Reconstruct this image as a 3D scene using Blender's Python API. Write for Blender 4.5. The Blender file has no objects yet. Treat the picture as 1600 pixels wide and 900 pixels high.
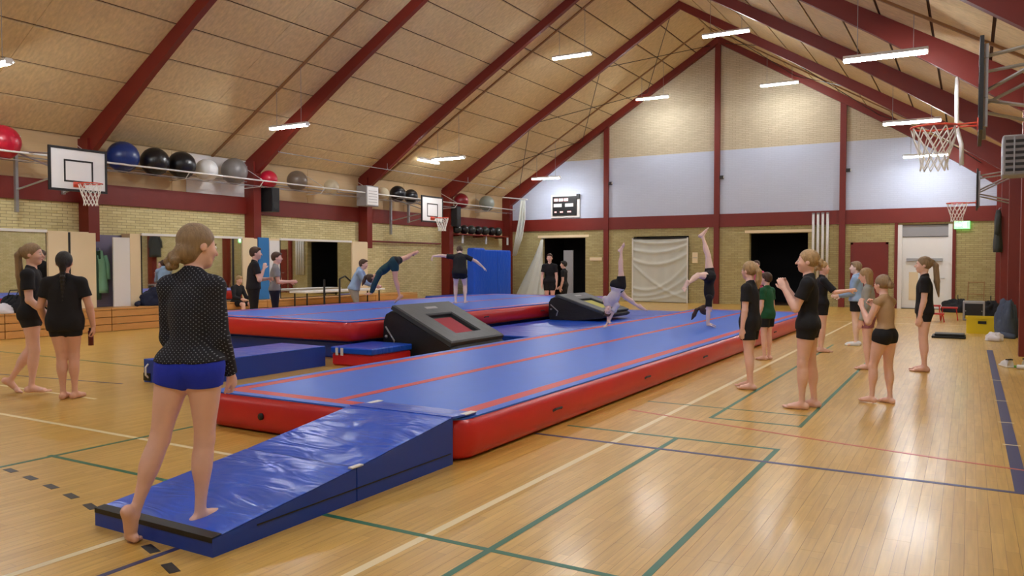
import bpy, math, random
import numpy as np
from mathutils import Vector, Matrix

# ------------------------------------------------------------------ camera, world, exposure
SC = bpy.context.scene
COL = SC.collection
cam_data = bpy.data.cameras.new('camera')
cam = bpy.data.objects.new('camera', cam_data)
COL.objects.link(cam)
cam.location = (0.0, 0.0, 1.55)
cam.rotation_euler = (math.radians(90 - 1.8), 0.0, math.radians(30.15))
cam_data.sensor_width = 36.0
cam_data.lens = 36.0 * 1230.0 / 1600.0
cam_data.clip_start = 0.05
cam_data.clip_end = 200.0
SC.camera = cam

world = bpy.data.worlds.new('world')
SC.world = world
world.use_nodes = True
wbg = world.node_tree.nodes['Background']
wbg.inputs[0].default_value = (0.02, 0.025, 0.04, 1)
wbg.inputs[1].default_value = 0.3

vs = SC.view_settings
SC.display_settings.display_device = 'sRGB'
vs.view_transform = 'Standard'
vs.look = 'None'
vs.gamma = 1.0
vs.use_curve_mapping = False
vs.exposure = 1.22
TUBE_STRENGTH = 62.0
SC.cycles.use_denoising = True
SC.cycles.max_bounces = 8
SC.cycles.diffuse_bounces = 5
SC.cycles.glossy_bounces = 4

rnd = random.Random(7)

# ------------------------------------------------------------------ materials
def srgb(r, g, b):
    def c(v):
        v /= 255.0
        return v / 12.92 if v <= 0.04045 else ((v + 0.055) / 1.055) ** 2.4
    return (c(r), c(g), c(b), 1.0)


def mat(name, col, rough=0.6, metal=0.0, noise=0.0, nscale=8.0, bump=0.0, bscale=60.0, coat=0.0, stretch=None, spec=None,
        detail=4.0, bdist=0.01, sheen=0.0):
    m = bpy.data.materials.new(name)
    m.use_nodes = True
    nt = m.node_tree
    b = nt.nodes['Principled BSDF']
    b.inputs['Base Color'].default_value = col
    b.inputs['Roughness'].default_value = rough
    b.inputs['Metallic'].default_value = metal
    b.inputs['Coat Weight'].default_value = coat
    b.inputs['Sheen Weight'].default_value = sheen
    if spec is not None:
        b.inputs['Specular IOR Level'].default_value = spec
    tc = nt.nodes.new('ShaderNodeTexCoord')
    src = tc.outputs['Object']
    if stretch:
        mp = nt.nodes.new('ShaderNodeMapping')
        mp.inputs['Scale'].default_value = stretch
        nt.links.new(src, mp.inputs['Vector'])
        src = mp.outputs['Vector']
    if noise:
        n = nt.nodes.new('ShaderNodeTexNoise')
        n.inputs['Scale'].default_value = nscale
        n.inputs['Detail'].default_value = detail
        nt.links.new(src, n.inputs['Vector'])
        mx = nt.nodes.new('ShaderNodeMix')
        mx.data_type = 'RGBA'
        mx.inputs['A'].default_value = tuple(max(0, c * (1 - noise)) for c in col[:3]) + (1,)
        mx.inputs['B'].default_value = tuple(min(1, c * (1 + noise)) for c in col[:3]) + (1,)
        nt.links.new(n.outputs['Fac'], mx.inputs['Factor'])
        nt.links.new(mx.outputs['Result'], b.inputs['Base Color'])
    if bump:
        n2 = nt.nodes.new('ShaderNodeTexNoise')
        n2.inputs['Scale'].default_value = bscale
        n2.inputs['Detail'].default_value = 3.0
        nt.links.new(src, n2.inputs['Vector'])
        bp = nt.nodes.new('ShaderNodeBump')
        bp.inputs['Strength'].default_value = bump
        bp.inputs['Distance'].default_value = bdist
        nt.links.new(n2.outputs['Fac'], bp.inputs['Height'])
        nt.links.new(bp.outputs['Normal'], b.inputs['Normal'])
    return m


def emit_mat(name, col, strength):
    m = bpy.data.materials.new(name)
    m.use_nodes = True
    b = m.node_tree.nodes['Principled BSDF']
    b.inputs['Base Color'].default_value = (0.8, 0.8, 0.8, 1)
    b.inputs['Emission Color'].default_value = col
    b.inputs['Emission Strength'].default_value = strength
    return m


def brick_mat(name, c1, c2, mortar, axis, rough=0.85, bw=0.24, rh=0.0667, bumpd=0.004, msize=0.006):
    """axis 'x' for walls running along X, 'y' for walls running along Y"""
    m = bpy.data.materials.new(name)
    m.use_nodes = True
    nt = m.node_tree
    b = nt.nodes['Principled BSDF']
    b.inputs['Roughness'].default_value = rough
    tc = nt.nodes.new('ShaderNodeTexCoord')
    sp = nt.nodes.new('ShaderNodeSeparateXYZ')
    cb = nt.nodes.new('ShaderNodeCombineXYZ')
    nt.links.new(tc.outputs['Object'], sp.inputs[0])
    nt.links.new(sp.outputs['X' if axis == 'x' else 'Y'], cb.inputs[0])
    nt.links.new(sp.outputs['Z'], cb.inputs[1])
    br = nt.nodes.new('ShaderNodeTexBrick')
    br.inputs['Scale'].default_value = 1.0
    br.inputs['Brick Width'].default_value = bw
    br.inputs['Row Height'].default_value = rh
    br.inputs['Mortar Size'].default_value = msize
    br.inputs['Mortar Smooth'].default_value = 0.3
    br.inputs['Color1'].default_value = c1
    br.inputs['Color2'].default_value = c2
    br.inputs['Mortar'].default_value = mortar
    nt.links.new(cb.outputs[0], br.inputs['Vector'])
    n = nt.nodes.new('ShaderNodeTexNoise')
    n.inputs['Scale'].default_value = 2.3
    nt.links.new(tc.outputs['Object'], n.inputs['Vector'])
    mx = nt.nodes.new('ShaderNodeMix')
    mx.data_type = 'RGBA'
    mx.blend_type = 'MULTIPLY'
    mx.inputs['Factor'].default_value = 0.35
    nt.links.new(br.outputs['Color'], mx.inputs['A'])
    nt.links.new(n.outputs['Color'], mx.inputs['B'])
    nt.links.new(br.outputs['Color'], b.inputs['Base Color'])
    bp = nt.nodes.new('ShaderNodeBump')
    bp.inputs['Strength'].default_value = 0.6
    bp.inputs['Distance'].default_value = bumpd
    bp.invert = True
    nt.links.new(br.outputs['Fac'], bp.inputs['Height'])
    nt.links.new(bp.outputs['Normal'], b.inputs['Normal'])
    return m


def floor_mat():
    m = bpy.data.materials.new('varnished_wood')
    m.use_nodes = True
    nt = m.node_tree
    b = nt.nodes['Principled BSDF']
    b.inputs['Roughness'].default_value = 0.36
    b.inputs['Coat Weight'].default_value = 0.22
    b.inputs['Coat Roughness'].default_value = 0.15
    tc = nt.nodes.new('ShaderNodeTexCoord')
    sp = nt.nodes.new('ShaderNodeSeparateXYZ')
    nt.links.new(tc.outputs['Object'], sp.inputs[0])
    cb = nt.nodes.new('ShaderNodeCombineXYZ')
    nt.links.new(sp.outputs['Y'], cb.inputs[0])
    nt.links.new(sp.outputs['X'], cb.inputs[1])
    br = nt.nodes.new('ShaderNodeTexBrick')     # two strip pattern printed within each board
    br.inputs['Scale'].default_value = 1.0
    br.inputs['Brick Width'].default_value = 0.62
    br.inputs['Row Height'].default_value = 0.0645
    br.inputs['Mortar Size'].default_value = 0.0008
    br.inputs['Color1'].default_value = srgb(220, 180, 92)
    br.inputs['Color2'].default_value = srgb(207, 165, 77)
    br.inputs['Mortar'].default_value = srgb(150, 104, 52)
    nt.links.new(cb.outputs[0], br.inputs['Vector'])
    mp = nt.nodes.new('ShaderNodeMapping')
    mp.inputs['Scale'].default_value = (26.0, 1.6, 1.0)
    nt.links.new(tc.outputs['Object'], mp.inputs['Vector'])
    n = nt.nodes.new('ShaderNodeTexNoise')
    n.inputs['Scale'].default_value = 1.5
    n.inputs['Detail'].default_value = 5.0
    nt.links.new(mp.outputs['Vector'], n.inputs['Vector'])
    rp = nt.nodes.new('ShaderNodeValToRGB')
    rp.color_ramp.elements[0].position = 0.3
    rp.color_ramp.elements[0].color = (0.72, 0.66, 0.58, 1)
    rp.color_ramp.elements[1].position = 0.7
    rp.color_ramp.elements[1].color = (1.06, 1.06, 1.04, 1)
    nt.links.new(n.outputs['Fac'], rp.inputs['Fac'])
    mx = nt.nodes.new('ShaderNodeMix')
    mx.data_type = 'RGBA'
    mx.blend_type = 'MULTIPLY'
    mx.inputs['Factor'].default_value = 0.55
    nt.links.new(br.outputs['Color'], mx.inputs['A'])
    nt.links.new(rp.outputs['Color'], mx.inputs['B'])
    nt.links.new(mx.outputs['Result'], b.inputs['Base Color'])
    n3 = nt.nodes.new('ShaderNodeTexNoise')
    n3.inputs['Scale'].default_value = 3.0
    nt.links.new(tc.outputs['Object'], n3.inputs['Vector'])
    bp = nt.nodes.new('ShaderNodeBump')
    bp.inputs['Strength'].default_value = 0.12
    bp.inputs['Distance'].default_value = 0.006
    nt.links.new(n3.outputs['Fac'], bp.inputs['Height'])
    nt.links.new(bp.outputs['Normal'], b.inputs['Normal'])
    nt.links.new(bp.outputs['Normal'], b.inputs['Coat Normal'])
    return m


def wrinkle_mat(name, col, rough=0.28):
    """vinyl cover with shallow creases"""
    m = bpy.data.materials.new(name)
    m.use_nodes = True
    nt = m.node_tree
    b = nt.nodes['Principled BSDF']
    b.inputs['Base Color'].default_value = col
    b.inputs['Roughness'].default_value = rough
    tc = nt.nodes.new('ShaderNodeTexCoord')
    mp = nt.nodes.new('ShaderNodeMapping')
    mp.inputs['Rotation'].default_value = (0, 0, 0.5)
    mp.inputs['Scale'].default_value = (1.4, 4.0, 1.4)
    nt.links.new(tc.outputs['Object'], mp.inputs['Vector'])
    n = nt.nodes.new('ShaderNodeTexNoise')
    n.inputs['Scale'].default_value = 1.3
    n.inputs['Detail'].default_value = 2.0
    n.inputs['Distortion'].default_value = 1.4
    nt.links.new(mp.outputs['Vector'], n.inputs['Vector'])
    bp = nt.nodes.new('ShaderNodeBump')
    bp.inputs['Strength'].default_value = 0.5
    bp.inputs['Distance'].default_value = 0.045
    nt.links.new(n.outputs['Fac'], bp.inputs['Height'])
    nt.links.new(bp.outputs['Normal'], b.inputs['Normal'])
    return m


def dots_mat():
    m = bpy.data.materials.new('dotted_fabric')
    m.use_nodes = True
    nt = m.node_tree
    b = nt.nodes['Principled BSDF']
    b.inputs['Roughness'].default_value = 0.85
    tc = nt.nodes.new('ShaderNodeTexCoord')
    mp = nt.nodes.new('ShaderNodeMapping')
    mp.inputs['Scale'].default_value = (60.0, 60.0, 60.0)
    mp.inputs['Rotation'].default_value = (0, 0.785, 0)
    nt.links.new(tc.outputs['Object'], mp.inputs['Vector'])
    sp = nt.nodes.new('ShaderNodeSeparateXYZ')
    nt.links.new(mp.outputs[0], sp.inputs[0])
    vals = []
    for ax in ('X', 'Z'):
        fr = nt.nodes.new('ShaderNodeMath'); fr.operation = 'FRACT'
        nt.links.new(sp.outputs[ax], fr.inputs[0])
        sb = nt.nodes.new('ShaderNodeMath'); sb.operation = 'SUBTRACT'; sb.inputs[1].default_value = 0.5
        nt.links.new(fr.outputs[0], sb.inputs[0])
        sq = nt.nodes.new('ShaderNodeMath'); sq.operation = 'MULTIPLY'
        nt.links.new(sb.outputs[0], sq.inputs[0]); nt.links.new(sb.outputs[0], sq.inputs[1])
        vals.append(sq)
    ad = nt.nodes.new('ShaderNodeMath'); ad.operation = 'ADD'
    nt.links.new(vals[0].outputs[0], ad.inputs[0]); nt.links.new(vals[1].outputs[0], ad.inputs[1])
    lt = nt.nodes.new('ShaderNodeMath'); lt.operation = 'LESS_THAN'; lt.inputs[1].default_value = 0.026
    nt.links.new(ad.outputs[0], lt.inputs[0])
    mx = nt.nodes.new('ShaderNodeMix'); mx.data_type = 'RGBA'
    mx.inputs['A'].default_value = srgb(26, 28, 40)
    mx.inputs['B'].default_value = srgb(132, 138, 150)
    nt.links.new(lt.outputs[0], mx.inputs['Factor'])
    nt.links.new(mx.outputs['Result'], b.inputs['Base Color'])
    return m


M = {}
M['floor'] = floor_mat()
M['red_paint'] = mat('red_paint', srgb(114, 29, 19), 0.5, noise=0.12, nscale=3)
M['panel'] = mat('wood_wool_panel', srgb(222, 200, 154), 0.95, noise=0.30, nscale=7, bump=0.5, bscale=90, stretch=(1.0, 2.6, 1.0), detail=10)
M['joint'] = mat('panel_joint', srgb(74, 50, 34), 0.9)
M['conduit'] = mat('conduit_tan', srgb(150, 112, 72), 0.6)
M['brick_y'] = brick_mat('yellow_brick_side', srgb(224, 214, 164), srgb(206, 194, 142), srgb(160, 148, 110), 'y')
M['brick_x'] = brick_mat('yellow_brick_end', srgb(184, 172, 124), srgb(168, 154, 106), srgb(136, 124, 88), 'x')
M['painted_x'] = brick_mat('painted_brick', srgb(198, 207, 228), srgb(195, 204, 225), srgb(188, 197, 219), 'x', bumpd=0.001)
M['cream_x'] = brick_mat('cream_brick', srgb(204, 192, 166), srgb(194, 182, 156), srgb(166, 154, 130), 'x')
M['ply'] = mat('birch_ply', srgb(206, 180, 140), 0.7, noise=0.1, nscale=3, stretch=(1, 0.4, 5))
M['white'] = mat('white_paint', srgb(232, 232, 232), 0.5)
M['cream'] = mat('cream_paint', srgb(232, 214, 178), 0.7)
M['white_metal'] = mat('white_metal', srgb(225, 225, 225), 0.35)
M['steel'] = mat('steel', srgb(170, 172, 176), 0.35, metal=0.7)
M['grey_paint'] = mat('grey_paint', srgb(150, 150, 154), 0.5)
M['dark_metal'] = mat('dark_metal', srgb(30, 30, 32), 0.5)
M['black'] = mat('black_plastic', srgb(20, 21, 24), 0.5)
M['room_shade'] = mat('dark_room_shade', srgb(14, 14, 18), 0.9)  # near-black colour holds the shade of the unlit store rooms
M['tube'] = emit_mat('lamp_diffuser', (0.96, 0.98, 1.0, 1), TUBE_STRENGTH)
M['mirror'] = mat('mirror_glass', (0.78, 0.8, 0.78, 1), 0.02, metal=1.0)
M['cream_line'] = mat('cream_tape', srgb(236, 220, 176), 0.42)
M['green_line'] = mat('green_tape', srgb(22, 104, 74), 0.42)
M['navy_line'] = mat('navy_tape', srgb(44, 48, 100), 0.42)
M['red_line'] = mat('red_tape', srgb(200, 90, 62), 0.42)
M['dash'] = mat('black_tape', srgb(36, 32, 30), 0.45)
M['track_blue'] = mat('track_blue', srgb(42, 108, 224), 0.42, noise=0.05, nscale=5, bump=0.05, bscale=5)
M['track_red'] = mat('track_red', srgb(206, 38, 40), 0.33, noise=0.06, nscale=4, bump=0.08, bscale=6)
M['stripe_red'] = mat('stripe_red', srgb(208, 62, 66), 0.45)
M['mat_blue'] = wrinkle_mat('vinyl_blue', srgb(22, 84, 210))
M['mat_navy'] = mat('vinyl_navy', srgb(20, 66, 176), 0.4, bump=0.1, bscale=4, bdist=0.03)
M['tramp'] = mat('charcoal_cover', srgb(56, 62, 66), 0.42, bump=0.15, bscale=8, bdist=0.02)
M['tramp_side'] = mat('black_cover', srgb(17, 18, 21), 0.55, bump=0.25, bscale=7, bdist=0.03)
M['bed_red'] = mat('red_webbing', srgb(160, 40, 56), 0.7)
M['bed_yellow'] = mat('yellow_webbing', srgb(190, 186, 88), 0.7)
M['wood'] = mat('pine_board', srgb(206, 150, 84), 0.5, noise=0.18, nscale=2, stretch=(6, 0.6, 8))
M['net'] = mat('white_cord', srgb(228, 226, 220), 0.8)
M['hoop'] = mat('hoop_orange', srgb(206, 74, 52), 0.45)
M['cloth_white'] = mat('white_cloth', srgb(202, 205, 198), 0.9, sheen=0.2)
M['exit'] = emit_mat('exit_green', (0.03, 0.65, 0.12, 1), 1.1)
M['exit_white'] = emit_mat('exit_white', (0.8, 1.0, 0.85, 1), 1.3)
M['yellow'] = mat('yellow_plastic', srgb(226, 200, 26), 0.45)
M['red_plastic'] = mat('red_plastic', srgb(186, 36, 40), 0.4)
for k, c in (('crimson', (190, 22, 54)), ('blue', (24, 52, 120)), ('black', (16, 18, 26)), ('white', (218, 222, 224)), ('grey', (118, 116, 116)),
             ('brown', (112, 98, 84)), ('cream', (208, 196, 166)), ('maroon', (132, 24, 36)), ('silver', (140, 148, 140)), ('dark', (44, 52, 50))):
    M['ball_' + k] = mat('ball_' + k, srgb(*c), 0.32, coat=0.15)

# ------------------------------------------------------------------ mesh helpers
class MB:
    def __init__(self):
        self.v, self.f = [], []

    def add(self, vs_, fs_):
        o = len(self.v)
        self.v += [tuple(p) for p in vs_]
        self.f += [tuple(i + o for i in f) for f in fs_]
        return self

    def box(self, x0, x1, y0, y1, z0, z1):
        return self.add([(x0, y0, z0), (x1, y0, z0), (x1, y1, z0), (x0, y1, z0), (x0, y0, z1), (x1, y0, z1), (x1, y1, z1), (x0, y1, z1)],
                        [(0, 3, 2, 1), (4, 5, 6, 7), (0, 1, 5, 4), (1, 2, 6, 5), (2, 3, 7, 6), (3, 0, 4, 7)])

    def bbox(self, x0, x1, y0, y1, z0, z1, r=0.01):
        """box with chamfered edges"""
        bm = {}
        vs_, fs_ = [], []
        def V(p):
            if p not in bm:
                bm[p] = len(vs_); vs_.append(p)
            return bm[p]
        X, Y, Z = (x0, x1), (y0, y1), (z0, z1)
        sg = (1, -1)
        def P(i, j, k, ax):
            q = [X[i] + (0 if ax == 0 else sg[i] * r), Y[j] + (0 if ax == 1 else sg[j] * r), Z[k] + (0 if ax == 2 else sg[k] * r)]
            return V(tuple(q))
        c = [(0, 0), (1, 0), (1, 1), (0, 1)]
        for i in (0, 1):
            fs_.append([P(i, a, b, 0) for a, b in (c if i else c[::-1])])
            fs_.append([P(b, i, a, 1) for a, b in (c if i else c[::-1])])
            fs_.append([P(a, b, i, 2) for a, b in (c if i else c[::-1])])
        for a in (0, 1):
            for b in (0, 1):
                fs_.append([P(0, a, b, 1), P(1, a, b, 1), P(1, a, b, 2), P(0, a, b, 2)])
                fs_.append([P(a, 0, b, 0), P(a, 1, b, 0), P(a, 1, b, 2), P(a, 0, b, 2)])
                fs_.append([P(a, b, 0, 0), P(a, b, 1, 0), P(a, b, 1, 1), P(a, b, 0, 1)])
                for d in (0, 1):
                    fs_.append([P(a, b, d, 0), P(a, b, d, 1), P(a, b, d, 2)])
        return self.add(vs_, fs_)

    def prism(self, poly, axis, a0, a1):
        """poly: list of 2D points; extruded along axis from a0 to a1. axis 'y': poly=(x,z); 'x': poly=(y,z); 'z': poly=(x,y)"""
        def P(p, a):
            return (p[0], a, p[1]) if axis == 'y' else ((a, p[0], p[1]) if axis == 'x' else (p[0], p[1], a))
        n = len(poly)
        vs_ = [P(p, a0) for p in poly] + [P(p, a1) for p in poly]
        fs_ = [tuple(range(n)), tuple(range(2 * n - 1, n - 1, -1))]
        for i in range(n):
            j = (i + 1) % n
            fs_.append((i, i + n, j + n, j))
        return self.add(vs_, fs_)

    def tube(self, pts, r, n=8, closed=False, cap=True):
        pts = [Vector(p) for p in pts]
        rs = r if isinstance(r, (list, tuple)) else [r] * len(pts)
        vs_, fs_ = [], []
        prev = None
        m = len(pts)
        for i, p in enumerate(pts):
            if closed:
                t = (pts[(i + 1) % m] - pts[i - 1]).normalized()
            else:
                t = (pts[min(i + 1, m - 1)] - pts[max(i - 1, 0)]).normalized()
            if prev is None:
                a = Vector((0, 0, 1)) if abs(t.z) < 0.9 else Vector((1, 0, 0))
                u = t.cross(a).normalized()
            else:
                u = (prev - t * prev.dot(t)).normalized()
            prev = u
            w = t.cross(u)
            for k in range(n):
                an = 2 * math.pi * k / n
                vs_.append(p + (u * math.cos(an) + w * math.sin(an)) * rs[i])
        for i in range(m if closed else m - 1):
            j = (i + 1) % m
            for k in range(n):
                l = (k + 1) % n
                fs_.append((i * n + k, i * n + l, j * n + l, j * n + k))
        if cap and not closed:
            fs_.append(tuple(range(n - 1, -1, -1)))
            fs_.append(tuple((m - 1) * n + k for k in range(n)))
        return self.add(vs_, fs_)

    def sphere(self, c, r, nu=24, nv=14, sz=1.0):
        vs_, fs_ = [], []
        for j in range(1, nv):
            th = math.pi * j / nv
            for i in range(nu):
                ph = 2 * math.pi * i / nu
                vs_.append((c[0] + r * math.sin(th) * math.cos(ph), c[1] + r * math.sin(th) * math.sin(ph), c[2] + r * sz * math.cos(th)))
        for j in range(nv - 2):
            for i in range(nu):
                k = (i + 1) % nu
                fs_.append((j * nu + i, (j + 1) * nu + i, (j + 1) * nu + k, j * nu + k))
        t = len(vs_); vs_ += [(c[0], c[1], c[2] + r * sz), (c[0], c[1], c[2] - r * sz)]
        for i in range(nu):
            k = (i + 1) % nu
            fs_.append((t, i, k)); fs_.append((t + 1, (nv - 2) * nu + k, (nv - 2) * nu + i))
        return self.add(vs_, fs_)

    def build(self, name, material, parent=None, smooth=False):
        me = bpy.data.meshes.new(name)
        me.from_pydata(self.v, [], self.f)
        me.validate(); me.update()
        if material is not None:
            me.materials.append(material)
        if smooth:
            me.polygons.foreach_set('use_smooth', [True] * len(me.polygons))
        o = bpy.data.objects.new(name, me)
        COL.objects.link(o)
        if parent is not None:
            o.parent = parent
        return o


def box(name, material, x0, x1, y0, y1, z0, z1, parent=None, r=0.0):
    mb = MB()
    mb.bbox(x0, x1, y0, y1, z0, z1, r) if r else mb.box(x0, x1, y0, y1, z0, z1)
    return mb.build(name, material, parent)


def tag(o, label=None, cat=None, group=None, kind=None):
    if label: o['label'] = label
    if cat: o['category'] = cat
    if group: o['group'] = group
    if kind: o['kind'] = kind
    return o


def structure(o, label, cat):
    return tag(o, label, cat, kind='structure')


def thing(name, label, cat, loc=(0, 0, 0), rz=0.0, group=None):
    o = bpy.data.objects.new(name, None)
    o.empty_display_size = 0.1
    COL.objects.link(o)
    o.location = loc
    o.rotation_euler = (0, 0, math.radians(rz))
    return tag(o, label, cat, group)


def copy_thing(root, loc, label, rz=None):
    r = root.copy(); COL.objects.link(r); r.location = loc
    if rz is not None: r.rotation_euler = (0, 0, math.radians(rz))
    r['label'] = label
    for ch in list(root.children):
        c = ch.copy(); COL.objects.link(c); c.parent = r
        for g in list(ch.children):
            d = g.copy(); COL.objects.link(d); d.parent = c
    return r


def link_copy(src, name, parent, loc=(0, 0, 0)):
    o = bpy.data.objects.new(name, src.data)
    COL.objects.link(o); o.parent = parent; o.location = loc
    return o
# ------------------------------------------------------------------ structure
XW0, XW1, YN, YF = -17.75, 1.1, -6.0, 29.96         # inner faces of the hall
RIDGE, EAVE, SL = -8.32, 4.45, 0.6
def roof_z(x):
    return EAVE + SL * (9.43 - abs(x - RIDGE))
BAYS = [-3.64 + 4.8 * i for i in range(8)]          # portal frames at these Y

# floor: slab, boards, court lines
flo = box('floor', M['joint'], XW0 - 0.3, XW1 + 0.3, YN - 0.3, YF + 3.2, -0.12, -0.012)
structure(flo, 'honey coloured varnished wooden sports hall floor with painted court lines', 'floor')
PW, PL = 0.129, 3.7
def cam_dist(x, y):
    d = math.hypot(x, y)
    a = math.degrees(math.atan2(-x, y)) - 30.15
    return d + (100 if abs(a) > 36 else 0)
planks = []
for i in range(146):
    x0 = -17.802 + i * PW
    y = -6.2 + (i * 1.37) % PL - PL
    while y < YF:
        ya, yb = max(y, YN), min(y + PL, YF)
        if yb - ya > 0.02:
            # nearest point of the board that is in front of the lens
            dd = min(cam_dist(x0, yy) for yy in (ya, (ya + yb) / 2, yb))
            planks.append((dd, x0, ya, yb))
        y += PL
planks.sort()
for dd, x0, ya, yb in planks[:300]:
    box('plank', M['floor'], x0 + 0.0004, x0 + PW - 0.0004, ya + 0.0005, yb - 0.0005, -0.012, 0.0, flo)
mb = MB()
for dd, x0, ya, yb in planks[300:]:
    mb.box(x0 + 0.0004, x0 + PW - 0.0004, ya + 0.0005, yb - 0.0005, -0.012, 0.0)
tag(mb.build('plank_rest', M['floor'], flo), kind='stuff')

def line(m, x0, y0, x1, y1, w=0.05, z=0.0008):
    d = Vector((x1 - x0, y1 - y0, 0)); d.normalize(); n = Vector((-d.y, d.x, 0)) * w / 2
    a, b = Vector((x0, y0, 0)), Vector((x1, y1, 0))
    q = MB(); q.prism([(p.x, p.y) for p in (a - n, b - n, b + n, a + n)], 'z', -0.0005, z)
    return q.build('court_line', M[m], flo)
line('cream_line', -2.645, -2, -2.645, 24.0, 0.055)
line('green_line', -2.22, -2, -2.22, 6.76, 0.042, 0.0012)
line('green_line', -1.36, -2, -1.36, 6.76, 0.042, 0.0012)
line('green_line', -6.4, 3.58, -0.4, 3.58, 0.042, 0.0010)
line('green_line', -6.35, -2, -6.35, 4.9, 0.042, 0.0012)
line('green_line', -3.3, 6.74, -1.34, 6.74, 0.042, 0.0010)
line('navy_line', -3.4, 6.27, 0.36, 6.27, 0.05, 0.0014)
line('navy_line', 0.335, 6.25, 0.335, 16.4, 0.09, 0.0015)
for yy in (7.9, 9.0, 10.4, 12.2):
    line('cream_line', 0.27, yy, 0.40, yy, 0.03, 0.0019)
pts = [(-3.1, 7.80), (-2.6, 7.66), (-1.8, 7.46), (-0.9, 7.23), (-0.2, 7.08), (0.6, 6.94)]
for a, b in zip(pts, pts[1:]):
    line('red_line', a[0], a[1], b[0], b[1], 0.035, 0.0016)
line('green_line', -2.22, 7.83, -2.22, 16.0, 0.04, 0.0012)
line('green_line', -1.365, 7.76, -1.365, 16.0, 0.04, 0.0012)
line('green_line', -2.24, 7.80, -1.345, 7.80, 0.04, 0.0010)
line('green_line', -3.1, 8.38, -1.345, 8.38, 0.035, 0.0010)
line('cream_line', -10.6, 4.33, -4.46, 4.33, 0.05)
line('cream_line', -4.10, -2, -4.10, 2.74, 0.05)
line('navy_line', -3.70, 0.2, -3.70, 2.76, 0.04, 0.0012)
line('green_line', -16.5, 7.4, -9.4, 7.4, 0.04, 0.0010)
line('navy_line', -12.6, 5.75, -9.4, 6.2, 0.035, 0.0010)
line('cream_line', -12.3, 5.35, -8.6, 5.35, 0.045, 0.0010)
line('cream_line', -16.5, 22.5, 0.9, 22.5, 0.05, 0.0010)
line('red_line', -11.5, 25.0, 0.9, 25.0, 0.04, 0.0010)
dash = [(-6.18, 3.17), (-5.84, 3.13), (-5.49, 3.08), (-5.15, 3.02), (-4.82, 2.95), (-3.82, 2.67), (-3.49, 2.55)]
for i, (x, y) in enumerate(dash):
    a = (dash[min(i + 1, 6)][0] - dash[max(i - 1, 0)][0], dash[min(i + 1, 6)][1] - dash[max(i - 1, 0)][1])
    l = math.hypot(*a); a = (a[0] / l * 0.075, a[1] / l * 0.075)
    line('dash', x - a[0], y - a[1], x + a[0], y + a[1], 0.055, 0.0014)

# side walls
def side_wall(name, x, s, label):
    """s = +1: wall body lies towards -x (left wall)"""
    w = box(name, M['brick_y'], min(x, x - s * 0.3), max(x, x - s * 0.3), YN, YF, 0.0, 3.0)
    structure(w, label, 'wall')
    box('beam', M['red_paint'], min(x + s * 0.06, x - s * 0.3), max(x + s * 0.06, x - s * 0.3), YN, YF, 2.94, 3.41, w)
    box('upper_lining', M['ply'], min(x - s * 0.02, x - s * 0.3), max(x - s * 0.02, x - s * 0.3), YN, YF, 3.41, 4.75, w)
    for i, y0 in enumerate(BAYS[:-1]):
        for k in range(2):
            ya, yb = y0 + k * 2.4 + 0.006, y0 + (k + 1) * 2.4 - 0.006
            m = M['white'] if (s > 0 and i == 3 and k == 1) or (s > 0 and i == 4 and k == 0 and False) else M['ply']
            if m is M['white']:
                box('plywood_panel', M['ply'], min(x, x - s * 0.02), max(x, x - s * 0.02), ya, ya + 0.42, 3.415, roof_z(x) - 0.01, w)
                ya += 0.43
            box('plywood_panel', m, min(x, x - s * 0.02), max(x, x - s * 0.02), ya, min(yb, YF), 3.415, roof_z(x) - 0.01, w)
    return w
side_wall('wall_left', XW0, 1, 'yellow brick side wall with a dark red beam and plywood strip above')
side_wall('wall_right', XW1, -1, 'yellow brick side wall behind the dark red columns on the right')

# gable walls
def gable(name, y0, y1, label, openings, full=False):
    """lower brick with openings, upper painted and cream parts as prisms in XZ"""
    xs = sorted({XW0 - 0.3, XW1 + 0.3} | {o[0] for o in openings} | {o[1] for o in openings})
    mb = MB()
    for a, b in zip(xs, xs[1:]):
        op = [o for o in openings if o[0] <= a and o[1] >= b]
        if op:
            if op[0][2] > 0: mb.box(a, b, y0, y1, 0, op[0][2])
            mb.box(a, b, y0, y1, op[0][3], 2.95)
        else:
            mb.box(a, b, y0, y1, 0, 2.95)
    w = mb.build(name, M['brick_x'])
    structure(w, label, 'wall')
    ZP = 5.83
    cols = [XW0, -12.9, -8.35, -3.9, XW1]
    for a, b in zip(cols, cols[1:]):
        box('beam', M['red_paint'], a, b, y0 - 0.06, y1, 2.93, 3.42, w)
        xs2 = [a, b]
        zc = lambda x: min(ZP, roof_z(x))
        xk = [x for x in (RIDGE - 9.43 + (ZP - EAVE) / SL, RIDGE + 9.43 - (ZP - EAVE) / SL) if a < x < b]
        px = [a] + xk + [b]
        poly = [(a, 3.42), (b, 3.42)] + [(x, zc(x)) for x in reversed(px)]
        q = MB(); q.prism(poly, 'y', y0, y1); q.build('painted_panel', M['painted_x'], w)
        up = [x for x in px if roof_z(x) > ZP - 1e-6]
        mid = [RIDGE] if a < RIDGE < b else []
        if len(up) >= 2:
            top = sorted(up + mid)
            poly = [(up[0], ZP), (up[-1], ZP)] + [(x, roof_z(x)) for x in reversed(top) if roof_z(x) > ZP + 1e-4]
            q = MB(); q.prism(poly, 'y', y0 + 0.004, y1); q.build('cream_panel', M['cream_x'], w)
    for x in cols[1:-1]:
        box('column', M['red_paint'], x - 0.1, x + 0.1, y0 - 0.12, y1, 0.0, roof_z(x) - 0.05, w)
    return w
OPEN = [(-15.94, -13.86, 0, 2.62), (-11.72, -9.45, 0, 2.62), (-7.14, -5.05, 0, 2.66), (-2.13, -0.50, 0, 2.86)]
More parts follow.
